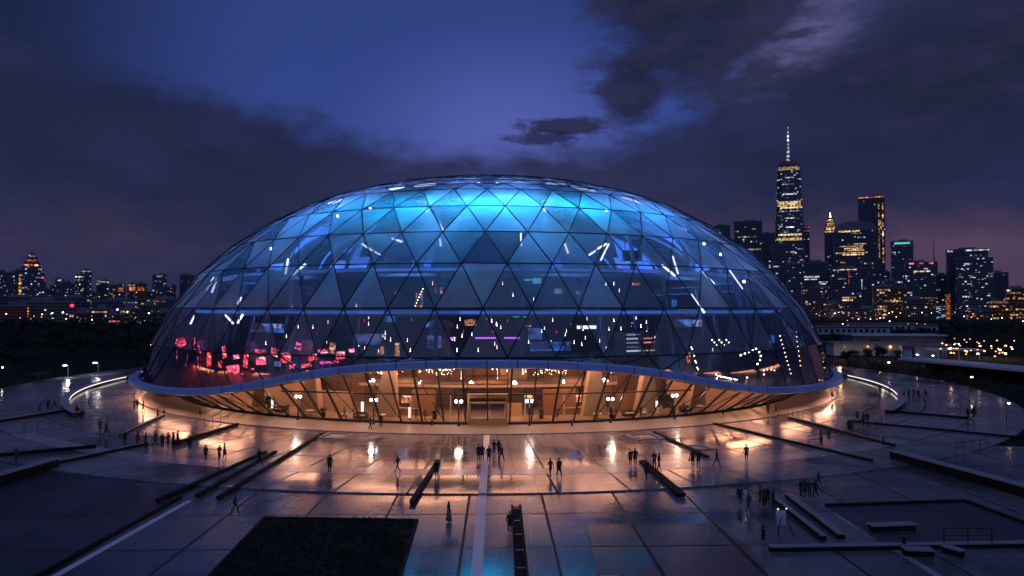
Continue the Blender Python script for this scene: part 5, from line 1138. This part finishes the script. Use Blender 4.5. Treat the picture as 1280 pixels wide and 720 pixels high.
# gold crowned stepped tower and its round shouldered neighbour
t, w, dp, h, u = tower(1031, 1045, 290, 1420, 'f_dark', 'slim tower with a stepped gold lit crown', nwin=5, wm=(G_,), roof=False)
for i, (k, z0, z1) in enumerate(((1.0, 0, 5), (.84, 5, 10), (.62, 10, 15), (.4, 15, 19))):
    b = MB(); b.box((0, 0, h + (z0 + z1) / 2 * u), (w * k, dp * k, (z1 - z0) * u)); st = b.build('crown_step', M['f_glow'], t); win(t, 'goldwin', 0, -dp * k / 2 - .3, h + (z0 + .6) * u, w * k * .9, 1.7 * u, .6, 'crown_light')
    if i < 3: win(t, 'amber', 0, -dp * k / 2 - .3, h + (z1 - 1.4) * u, w * k * .7, 1.0 * u, .6, 'crown_light')
b = MB(); b.lathe([(1.6, h + 19 * u), (.2, h + 25 * u)], 6); b.build('spire', M['white_lamp'], t)
t, w, dp, h, u = tower(1044, 1092, 288, 1300, 'f_dark', 'broad dark tower with round shoulders and gold lit storeys', nwin=8, wm=(G_,), roof=False)
b = MB()
n_ = 14; b.prism([(w * .5 * cos(pi * i / n_), h - 1 + 12 * u * sin(pi * i / n_) ** .7) for i in range(n_ + 1)], -dp / 2, dp / 2, 0)
b.v = [(x, z, y) for x, y, z in b.v]; b.f = [q[::-1] for q in b.f]; b.build('round_top', M['roofgrey'], t)
for z, x0, ww in ((1, -.15, .5), (3.5, .02, .25), (20, -.1, .55), (22.5, -.05, .42), (24.8, .0, .4), (28, -.1, .75), (30.2, -.05, .5), (40, -.3, .12), (42, .3, .2), (17, .1, .3)): win(t, G_, x0 * w, -dp / 2 - .3, h - z * u, w * ww, 1.5 * u, .6, 'light_band')
t, w, dp, h, u = tower(1074, 1103, 246, 1520, 'f_dark', 'tall dark slab with gold vertical light strips on its right side', nwin=4, wm=(G_,), zlo=.6)
crown(t, w, dp, h - .8 * u, 1.3, u, 'citylight')
for x, z0, z1 in ((.27, 8, 78), (.42, 8, 85), (.34, 30, 40)):
    for k in range(7): zz = z0 + (z1 - z0) * (k + .5) / 7; win(t, 'amber', x * w, -dp / 2 - .3, h - zz * u, 1.3 * u, (z1 - z0) / 7 * u * rnd.uniform(.55, .95), .6, 'light_strip')
t, w, dp, h, u = tower(1040, 1080, 335, 1050, 'f_dark', 'dark block with pale upright light strips in front of the round shouldered tower', nwin=6)
for x, z0, z1, mt in ((.0, 3, 20, 'citypink'), (.36, 14, 26, C_), (-.35, 2, 3.5, C_), (-.2, 13, 14.3, C_)): win(t, mt, x * w, -dp / 2 - .3, h - (z0 + z1) / 2 * u, (1.2 if z1 - z0 > 4 else 8) * u, (z1 - z0) * u, .6, 'light_strip')
win(t, G_, -.05 * w, -dp / 2 - .3, h - 2 * u, w * .55, 1.1 * u); win(t, G_, 0, -dp / 2 - .3, h - 37 * u, w * .4, 2.4 * u); win(t, G_, -.05 * w, -dp / 2 - .3, h - 40.5 * u, w * .3, 2 * u); win(t, 'citylight', .25 * w, -dp / 2 - .3, h - 52 * u, w * .25, 2.4 * u)
tower(1078, 1094, 331, 1120, 'f_dark', 'narrow dark block right of the upright light strips', nwin=5, wm=('citylight', C_))
t, w, dp, h, u = tower(1115, 1139, 302, 1250, 'f_cool', 'dark tower with a teal light bar along its top', nwin=22, wm=(C_,), wsize=(.8, 1.5), zlo=.05); crown(t, w, dp, h - 2 * u, 2.2, u, 'teal', fw=.7)
t, w, dp, h, u = tower(1133, 1168, 328, 1150, 'f_cool', 'block with red roof lights and a thin mast', nwin=16, wm=(C_, C_, G_))
for x in (-.3, 0, .3): win(t, 'citypink', x * w, -dp / 2 - .3, h - 1.5 * u, 5 * u, 2.2 * u, .6, 'roof_light')
win(t, G_, 0, -dp / 2 - .3, h - 11.5 * u, w * .45, 1.8 * u); win(t, 'citylight', 0, -dp / 2 - .3, h - 45 * u, w * .95, 2 * u, .6, 'light_band')
b = MB(); b.tube((w * .42, 0, h), (w * .42, 0, h + 32 * u), .9, .3, n=5); b.build('mast', M['steel'], t); 
tower(1166, 1181, 344, 1200, 'f_dark', 'low dark block right of the thin mast', nwin=6)
tower(1176, 1187, 357, 1300, 'f_dark', 'small dark block left of the white topped tower', nwin=3)
t, w, dp, h, u = tower(1186, 1229, 312, 1120, 'f_dark', 'dark tower with a white light bar along its roof edge', nwin=6, wm=(C_,))
win(t, C_, .25 * w, -dp / 2 - .3, h - 1.3 * u, w * .58, 1.8 * u, .6, 'roof_light'); win(t, C_, -.42 * w, -dp / 2 - .3, h - 1.6 * u, w * .13, 2 * u, .6, 'roof_light')
tower(1197, 1236, 323, 1080, 'f_cool', 'dark front block with scattered white windows below the white roof bar', nwin=58, wm=(C_, C_, C_, G_), wsize=(.9, 3), zlo=.04)
tower(1241, 1258, 341, 1200, 'f_dark', 'plain dark narrow tower near the right edge', nwin=1)
t, w, dp, h, u = tower(1260, 1290, 361, 1000, 'f_glow', 'warm floodlit block at the right edge of the skyline', nwin=26, wm=('amber', 'citylight'))
win(t, C_, -.4 * w, -dp / 2 - .3, h - 2 * u, 4 * u, 2 * u)
tower(1093, 1130, 359, 980, 'f_glow', 'brown floodlit block under the teal topped tower', nwin=26, wm=('amber', 'citylight', C_))
tower(1098, 1125, 352, 1010, 'f_dark', 'flat dark roofed block behind the brown floodlit one', nwin=0)
tower(1130, 1166, 374, 960, 'f_warm', 'low dark block with orange windows under the red roof lights', nwin=16, wm=('citylight', C_, G_))
t, w, dp, h, u = tower(1168, 1183, 383, 950, 'f_band', 'low block with pale bluish lit walls', nwin=14, wm=(C_, 'cyan'), wsize=(2, 4))
t, w, dp, h, u = tower(1182, 1187, 368, 940, 'f_glow', 'thin red lit pillar left of the white windowed block', nwin=0, cat='pillar', name='lit_pillar', roof=False); win(t, 'citylight', 0, -dp / 2 - .3, h * .5, w * .9, h * .96, .6, 'light_face')
t, w, dp, h, u = tower(1238, 1258, 377, 930, 'f_glow', 'low orange lit building right of the white windowed block', nwin=10, wm=('citylight', 'amber')); crown(t, w, dp, h - u, 2, u, 'citylight')
tower(1003, 1034, 360, 930, 'f_warm', 'low block of warm scattered lights right of the dome', nwin=26, wm=('citylight', 'amber', C_), wsize=(.8, 2))
tower(1030, 1060, 380, 900, 'f_warm', 'low wide block with yellow windows right of the dome', nwin=12, wm=(G_, 'citylight'))
tower(1058, 1094, 386, 890, 'f_warm', 'low wide block with orange street level lights below the strip lit tower', nwin=14, wm=('citylight', 'amber', C_))
tower(1206, 1236, 388, 900, 'f_warm', 'low warm lit block at the foot of the white windowed tower', nwin=14, wm=('citylight', 'amber'))
tower(1104, 1112, 340, 1400, 'f_dark', 'slim grey tower between the gold strip slab and the teal topped tower', nwin=3)
tower(1010, 1022, 345, 1400, 'f_warm', 'slim tower glimpsed over the flat topped block', nwin=3)
# -- skyline seen on the left
t, w, dp, h, u = tower(31, 54, 341, 1300, 'f_cool', 'tall left tower with a stepped rosy lit crown', nwin=26, wm=(C_, C_, 'citypink'), wsize=(.7, 1.6), roof=False)
for k, z0, z1 in ((.9, 0, 8), (.72, 8, 14), (.5, 14, 20), (.3, 20, 25)):
    b = MB(); b.box((-w * .1, 0, h + (z0 + z1) / 2 * u), (w * k, dp * k, (z1 - z0) * u)); b.build('crown_step', M['f_cool'], t)
    if z0 >= 8:
        for x in (-.3, 0, .3): win(t, 'amber' if z0 < 14 else 'citypink', -w * .1 + x * w * k, -dp * k / 2 - .3, h + (z0 + 1.6) * u, w * k * .22, 2.6 * u, .6, 'crown_light')
b = MB(); b.tube((-w * .1, 0, h + 25 * u), (-w * .1, 0, h + 29 * u), 1, .3, n=6); b.build('spire', M['steel'], t); win(t, 'redlamp', .42 * w, -dp / 2 - .3, h - 6 * u, 2.5 * u, 1.5 * u, .6, 'beacon')
LS = [(-14, 4, 338, 'f_warm', 'reddish tower cut by the left edge of the picture', 4), (5, 20, 341, 'f_cool', 'dark tower with white dots near the left edge', 10), (20, 29, 338, 'f_dark', 'tower with a gold upright strip near the left edge', 2), (52, 57, 350, 'f_dark', 'low dark shoulder block right of the rosy crowned tower', 2), (56, 63, 362, 'f_warm', 'low block with pink dots right of the rosy crowned tower', 5),
      (64, 73, 357, 'f_warm', 'low block with warm dots left of the white topped towers', 6), (70, 80, 349, 'f_cool', 'tower with a white lamp on the corner of its roof', 9), (79, 88, 353, 'f_cool', 'second tower left of the white topped ones', 8), (86, 97, 356, 'f_cool', 'tower with bright white windows left of the white topped ones', 12), (95, 104, 345, 'f_warm', 'tower with a white lit top, left of the taller pale one', 6), (102, 114, 338, 'f_cool', 'taller pale tower with a white bar on top', 6),
      (122, 135, 351, 'f_low', 'square tower with a white bar on top standing apart', 4), (136, 147, 357, 'f_cool', 'low tower with white dots right of the square white topped one', 8), (146, 156, 356, 'f_warm', 'low tower with rosy dots left of the orange lit one', 7), (160, 171, 355, 'f_warm', 'low tower with rosy dots beside the orange lit one', 6), (170, 183, 355, 'f_glow', 'orange lit tower midway to the dome', 8), (192, 208, 344, 'f_cool', 'dark tower with a white lamp on top left of the dome', 14), (207, 214, 360, 'f_cool', 'low block right of the dark lamp topped tower', 4), (214, 220, 356, 'f_cool', 'slim block with three bright dots left of the dome', 5), (226, 242, 344, 'f_dark', 'dark tower half hidden by the dome at the left', 3), (184, 193, 366, 'f_warm', 'low block between the orange tower and the lamp topped one', 4), (112, 122, 366, 'f_warm', 'low block between the two white topped towers', 5)]
for x0, x1, y, fc, lab, nw in LS:
    t, w, dp, h, u = tower(x0, x1, y, 1350 + (x0 * 37) % 240, fc, lab, nwin=nw, wm=(C_, C_, 'citypink', G_), wsize=(.7, 1.5))
    if 'white bar' in lab or 'white lit top' in lab: crown(t, w, dp, h - 1.2 * u, 1.6, u, C_, 'roof_light', fw=.92)
    if 'gold upright' in lab:
        for k in range(6): win(t, 'amber', .1 * w, -dp / 2 - .3, h - (6 + 5 * k) * u, 2.4 * u, 3.4 * u, .6, 'light_strip')
    if 'white lamp' in lab: crown(t, w, dp, h - 1.2 * u, 2, u, C_, 'roof_light', fw=.4)
    if 'orange lit' in lab: win(t, 'citylight', 0, -dp / 2 - .3, h - 6 * u, w * .6, 5 * u, .6)
MID = [(-10, 34, 383, 640, 'louvre_red_lit', 'long low building with red lit louvres at the left edge', 0), (31, 90, 377, 660, 'louvre', 'long low office with pale horizontal louvres at the left', 0), (112, 137, 387, 620, 'f_low', 'brown low block with a lit top storey left of the dome', 5), (150, 174, 386, 640, 'f_low', 'brown block with bright window columns left of the dome', 14), (172, 196, 382, 700, 'f_low', 'taller plain brown block left of the dome', 3), (88, 112, 391, 600, 'f_low', 'low dark shed beside the red beacon', 5), (135, 153, 394, 590, 'f_low', 'low shed with a red lit front', 4), (70, 110, 372, 900, 'f_dark', 'low dark flat building behind the louvred office', 4), (120, 180, 376, 880, 'f_dark', 'long low roof with a row of white lamps', 3), (176, 230, 375, 820, 'f_warm', 'low block with red lit roof edge left of the dome', 9), (192, 214, 391, 620, 'f_low', 'low brown block nearest the dome at the left', 6), (8, 66, 372, 980, 'f_dark', 'flat dark roofs behind the louvred offices', 3)]
for x0, x1, y, D, fc, lab, nw in MID:
    t, w, dp, h, u = tower(x0, x1, y, D, fc, lab, nwin=nw, wm=(C_, G_, 'amber'), wsize=(.8, 1.6), cat='building', name='low_building', depth=.35)
    if 'red lit louvres' in lab:
        for k in range(9): win(t, 'amber', w * .44, -dp / 2 - .2, h - (2.5 + 3.4 * k) * u, 1.5 * u, 1.8 * u, .5)
    if 'lit top storey' in lab: win(t, G_, 0, -dp / 2 - .2, h - 3 * u, w * .7, 1.6 * u)
    if 'red lit front' in lab: win(t, 'citypink', 0, -dp / 2 - .2, h * .45, w * .7, 2.4 * u)
    if 'row of white lamps' in lab:
        for k in range(4): win(t, C_, w * (.1 + .07 * k), -dp / 2 - .2, h - 2 * u, 3 * u, 1.3 * u)
    if 'red lit roof' in lab: win(t, 'citylight', -.1 * w, -dp / 2 - .2, h - 2 * u, w * .35, 1.3 * u)
    if 'pale horizontal' in lab:
        for k in range(5): win(t, C_, w * rnd.uniform(-.1, .45), -dp / 2 - .2, h * rnd.uniform(.15, .5), 2.4 * u, 1.3 * u)
# -- skyline seen through and behind the dome
for i, (x0, x1, y) in enumerate(((246, 268, 362), (275, 300, 352), (312, 330, 366), (338, 366, 346), (380, 400, 360), (412, 440, 350), (452, 470, 364), (482, 505, 355), (520, 548, 362), (560, 580, 350), (592, 622, 365), (640, 660, 354), (672, 700, 362), (712, 735, 348), (750, 772, 360), (790, 820, 352), (832, 850, 345), (862, 890, 330))):
    tower(x0, x1, y, 1250 + (i * 53) % 200, rnd.choice(('f_cool', 'f_warm', 'f_dark')), 'tower of the far skyline seen only through the dome glass', nwin=3, group='towers behind the dome')
# -- low pale buildings beyond the plaza on the right
for x0, x1, y, D, fac, lab, rows in ((1024, 1112, 409, 420, 'palewall', 'long pale flat roofed hall with a row of dark windows right of the dome', 1), (1062, 1150, 405, 520, 'palewall', 'long pale building behind the hall, its roof edge bluish', 1), (1150, 1186, 407, 500, 'palewall', 'short pale block at the right end of the long one', 1),
                                     (1045, 1130, 430, 232, 'palewall', 'low terrace building with three warm lamps under its roof', 0), (1070, 1180, 420, 275, 'roofgrey', 'dark low roof behind the terrace building', 0), (1150, 1185, 432, 222, 'palewall', 'small pavilion with a brown wall left of the market lights', 0), (1128, 1140, 434, 212, 'palewall', 'tiny pale hut among dark trees right of the terrace building', 0)):
    p, w, h = base_of(x0, x1, y, D); u = D / F; dp = w * .3
    t = thing('low_hall', lab, 'building', p + Vector((0, dp / 2, 0)), R(-6)); b = MB(); b.box((0, 0, h / 2), (w, dp, h)); b.build('hall_wall', M[fac], t)
    b = MB(); b.box((0, -.3, h + .3), (w + 1.2, dp + 1.6, .6)); b.build('roof', M['roofgrey' if fac != 'roofgrey' else 'palewall'], t)
    for k in range(int(w / (u * 7)) * rows): b = MB(); b.box((-w / 2 + (k + .6) * u * 7, -dp / 2 - .06, h - 4.6 * u), (3.4 * u, .2, 3.6 * u)); b.build('window', M['darkpane'], t)
    if 'three warm' in lab:
        for x in (-.36, -.02, .3): win(t, 'amber', x * w, -dp / 2 - .2, h - 3.2 * u, 2.2 * u, 3.4 * u)
# station-like canopy
a, c = at_depth(1140, 447, 178), at_depth(1340, 466, 138); d = c - a; m_ = (a + c) / 2
t = thing('platform_canopy', 'long flat pale canopy on thin posts beyond the plaza at the right', 'canopy', (m_.x, m_.y, -.2), atan2(d.y, d.x)); zc = (a.z + c.z) / 2
b = MB(); b.box((0, 0, zc), (d.length, 9, .5)); b.build('canopy_roof', M['palewall'], t)
for i in range(7): b = MB(); b.tube((-d.length / 2 + 2 + i * d.length / 6.6, 0, 0), (-d.length / 2 + 2 + i * d.length / 6.6, 0, zc), .16, n=6); b.build('post', M['steel'], t)
b = MB(); b.box((0, 4.4, zc * .35), (d.length, .3, zc * .7)); b.build('rear_wall', M['darkstone'], t)
a = at_depth(1192, 436, 216); t = thing('open_pavilion', 'small white roofed pavilion on posts before the market lights', 'pavilion', (a.x, a.y, -.2), R(-8))
b = MB(); b.box((0, 0, a.z), (14, 7, .5)); b.build('canopy_roof', M['white'], t)
for x in (-6, 0, 6): b = MB(); b.tube((x, -3, 0), (x, -3, a.z), .18, n=6); b.build('post', M['white'], t)
# ------------------------------------------------------------------ street lamps and far lights
def make_lamp(label, p, hgt, mat, group):
    t = thing('street_lamp', label, 'street lamp', p, 0, group)
    b = MB(); b.lathe([(.14, 0), (.1, .4), (.06, hgt)], 6); b.tube((0, 0, hgt), (0, -.7, hgt + .15), .05, n=5); b.build('post', M['steel'], t)
    b = MB(); b.ball((0, -.8, hgt + .02), .32, 8, sz=.7); b.build('lamp_head', M[mat], t); return t
LP = {m_: make_lamp('x', (0, 0, -50), 6, m_, 'x') for m_ in ('white_lamp', 'warm_lamp', 'amber_lamp')}
used_l = set()
def street_lamp(px, py, D, mat, label, group, sc=1.0):
    q = at_depth(px, py, D); o = LP[mat]
    if mat in used_l: o = copy_tree(o)
    used_l.add(mat); s_ = max(.5, (q.z + .2) / 6.02); o.location = (q.x, q.y, -.2); k = max(s_, sc); o.scale = (k, k, s_); tag(o, label, 'street lamp', group); return o
PARK = 'lamps in the dark park'
street_lamp(123, 453, 165, 'white_lamp', 'brightest white street lamp in the dark park left of the dome', PARK, 1.7); street_lamp(85, 463, 158, 'white_lamp', 'bright white street lamp left of and lower than the brightest in the park', PARK, 1.5); street_lamp(5, 461, 152, 'white_lamp', 'faint lone street lamp at the left edge of the dark park', PARK, .6)
street_lamp(1109, 463, 166, 'white_lamp', 'white street lamp beyond the plaza between the dome and the canopy', PARK, .9); street_lamp(1144, 443, 192, 'white_lamp', 'white street lamp left of the market lights', PARK, 1.2); street_lamp(1164, 448, 190, 'white_lamp', 'white street lamp above the left end of the canopy', PARK, 1.0); street_lamp(1212, 482, 131, 'warm_lamp', 'low warm lamp under the long canopy at the right', PARK, .8); street_lamp(1258, 513, 95, 'warm_lamp', 'warm lamp low among the dark bushes at the right edge', PARK, .6)
for px, D in ((83, 140), (124, 150)): pass
for px, py, D in ((85, 463, 158), (123, 453, 165)):
    q = at_depth(px, py, D - 1.6); lamp('street_light', 'POINT', q + Vector((0, 0, -.6)), 260, (1, .95, .8), .3)
for i in range(46):
    px, py = rnd.uniform(1172, 1268), rnd.uniform(423, 444); py += (px - 1172) * .06 - 3
    street_lamp(px, py, rnd.uniform(10.5, 13) * F / (py - 385), rnd.choice(('amber_lamp', 'amber_lamp', 'warm_lamp')), 'small warm light of the crowded market right of the white roofed pavilion', 'market lights', rnd.uniform(.45, .85))
for i in range(60):
    px = rnd.choice([rnd.uniform(0, 225)] * 1 + [rnd.uniform(1030, 1280)]); py = rnd.triangular(388, 412, 392) if px > 500 else rnd.triangular(386, 408, 392)
    street_lamp(px, py, max(480, min(900 if px > 500 else 640, rnd.uniform(8, 11) * F / (py - 384))), rnd.choice(('amber_lamp', 'warm_lamp', 'white_lamp')), 'far street light twinkling at the foot of the skyline', 'street lights at the foot of the skyline', rnd.uniform(.3, .8))
for px, py, D in ((1195, 430, 225), (1230, 430, 225), (1255, 432, 220), (1050, 430, 215), (1100, 430, 215), (1140, 396, 700), (1060, 396, 720)):
    lamp('street_light', 'POINT', at_depth(px, py, D), 700 if D < 500 else 6000, (1, .55, .22), .6)
q = at_depth(90, 382, 590); t = thing('red_beacon', 'mast with a round red beacon in front of the louvred office', 'beacon', (q.x, q.y, -.2)); b = MB(); b.tube((0, 0, 0), (0, 0, q.z), .3, n=6); b.build('mast', M['steel'], t); b = MB(); b.ball((0, 0, q.z + .2), 1.5, 10); b.build('beacon_lamp', M['redlamp'], t)
# ------------------------------------------------------------------ trees
def make_tree(name, h, rad, nleaf, seed, mat, label, cat, trunkh=.35, squat=.75):
    rr = random.Random(seed); t = thing(name, label, cat)
    b = MB(); b.tube((0, 0, 0), (.1, 0, h * trunkh), h * .035, h * .022, n=7)
    lobes = []
    for i in range(9):
        a = rr.uniform(0, 6.28); l = rad * rr.uniform(.25, .75); z = h * rr.uniform(trunkh + .08, .88); e = Vector((l * cos(a), l * sin(a), z)); lobes.append((e, rad * rr.uniform(.34, .6)))
        b.tube((.1, 0, h * trunkh * rr.uniform(.7, 1)), e, h * .014, h * .004, n=5)
    b.build('trunk', M['bark'], t)
    c = MB()
    for i in range(nleaf):
        e, q = rr.choice(lobes); v = Vector((rr.gauss(0, 1), rr.gauss(0, 1), rr.gauss(0, squat))); v.normalize(); p = e + v * q * rr.uniform(.5, 1.08); s_ = rr.uniform(.12, .26) * (h / 8)
        u_ = Vector((rr.gauss(0, 1), rr.gauss(0, 1), rr.gauss(0, 1))).normalized(); w_ = v.cross(u_).normalized(); u_ = w_.cross(v).normalized() * .7 + v * rr.uniform(-.5, .5)
        c.add([p - w_ * s_, p + u_ * s_ * 1.4, p + w_ * s_, p - u_ * s_ * 1.4], [(0, 1, 2, 3)])
    c.build('crown', mat, t); return t
TP = [make_tree('park_tree', 8.5, 4.0, 1500, 1, M['leaf'], 'x', 'tree'), make_tree('park_tree', 10, 3.6, 1500, 2, M['leaf2'], 'x', 'tree'), make_tree('park_tree', 7, 3.8, 1300, 3, M['leaf2'], 'x', 'tree', .25)]
BP = make_tree('bush', 2.2, 1.7, 900, 4, M['leaf2'], 'x', 'bush', .1, .6)
used_t = set()
def tree(i, x, y, label, group, sc=1.0, cat='tree'):
    o = TP[i] if i < 3 else BP
    if i in used_t: o = copy_tree(o)
    used_t.add(i); o.location = (x, y, -.2); o.rotation_euler = (0, 0, rnd.uniform(0, 6.28)); k = sc * rnd.uniform(.85, 1.15); o.scale = (k, k, k * rnd.uniform(.85, 1.1)); return tag(o, label, cat, group)
LT = 'dark trees of the park left of the dome'; RT = 'dark trees beyond the plaza at the right'
for row, (D, n_, x0, x1) in enumerate(((185, 9, -130, 182), (230, 14, -60, 190), (290, 17, -40, 200), (370, 19, -30, 205), (470, 20, -20, 210))):
    for i in range(n_):
        px = x0 + (x1 - x0) * (i + rnd.uniform(-.3, .3)) / n_; q = at_depth(px, 400, D + rnd.uniform(-14, 14))
        if abs(px - 85) < 14 and D < 200 or abs(px - 123) < 22 and D < 200 or hypot(q.x, q.y) < 106: continue
        tree(i % 3, q.x, q.y, 'dark leafy tree massed with others in the unlit park left of the dome', LT, .95 if row else .8)
for row, (D, n_, x0, x1) in enumerate(((205, 6, 1040, 1130), (250, 7, 1100, 1300), (300, 8, 1030, 1160), (380, 9, 1130, 1290), (450, 10, 1180, 1300), (130, 3, 1262, 1330))):
    for i in range(n_):
        px = x0 + (x1 - x0) * (i + rnd.uniform(-.3, .3)) / n_; q = at_depth(px, 400, D + rnd.uniform(-10, 10))
        if hypot(q.x, q.y) < 106: continue
        tree(i % 3, q.x, q.y, 'dark leafy tree beyond the plaza rim at the right, below the skyline', RT, .55 if D < 320 else .8)
for i in range(44):
    a = 58 + 72 * i / 43; r_ = rnd.uniform(101.5, 107); p = P(r_, a); tree(3, p.x, p.y, 'low dark bush edging the round plaza at the right', 'bushes edging the plaza at the right', rnd.uniform(.5, 1.0), 'bush')
for i in range(20):
    a = -(84 + 50 * i / 19); r_ = rnd.uniform(102, 108); p = P(r_, a); tree(3, p.x, p.y, 'low dark bush edging the round plaza behind the dome at the left', 'bushes edging the plaza at the left', rnd.uniform(.5, .9), 'bush')
for o in S.objects:                            # the first of each copied kind carries a label of its own already
    if 'size' in o.keys(): del o['size']
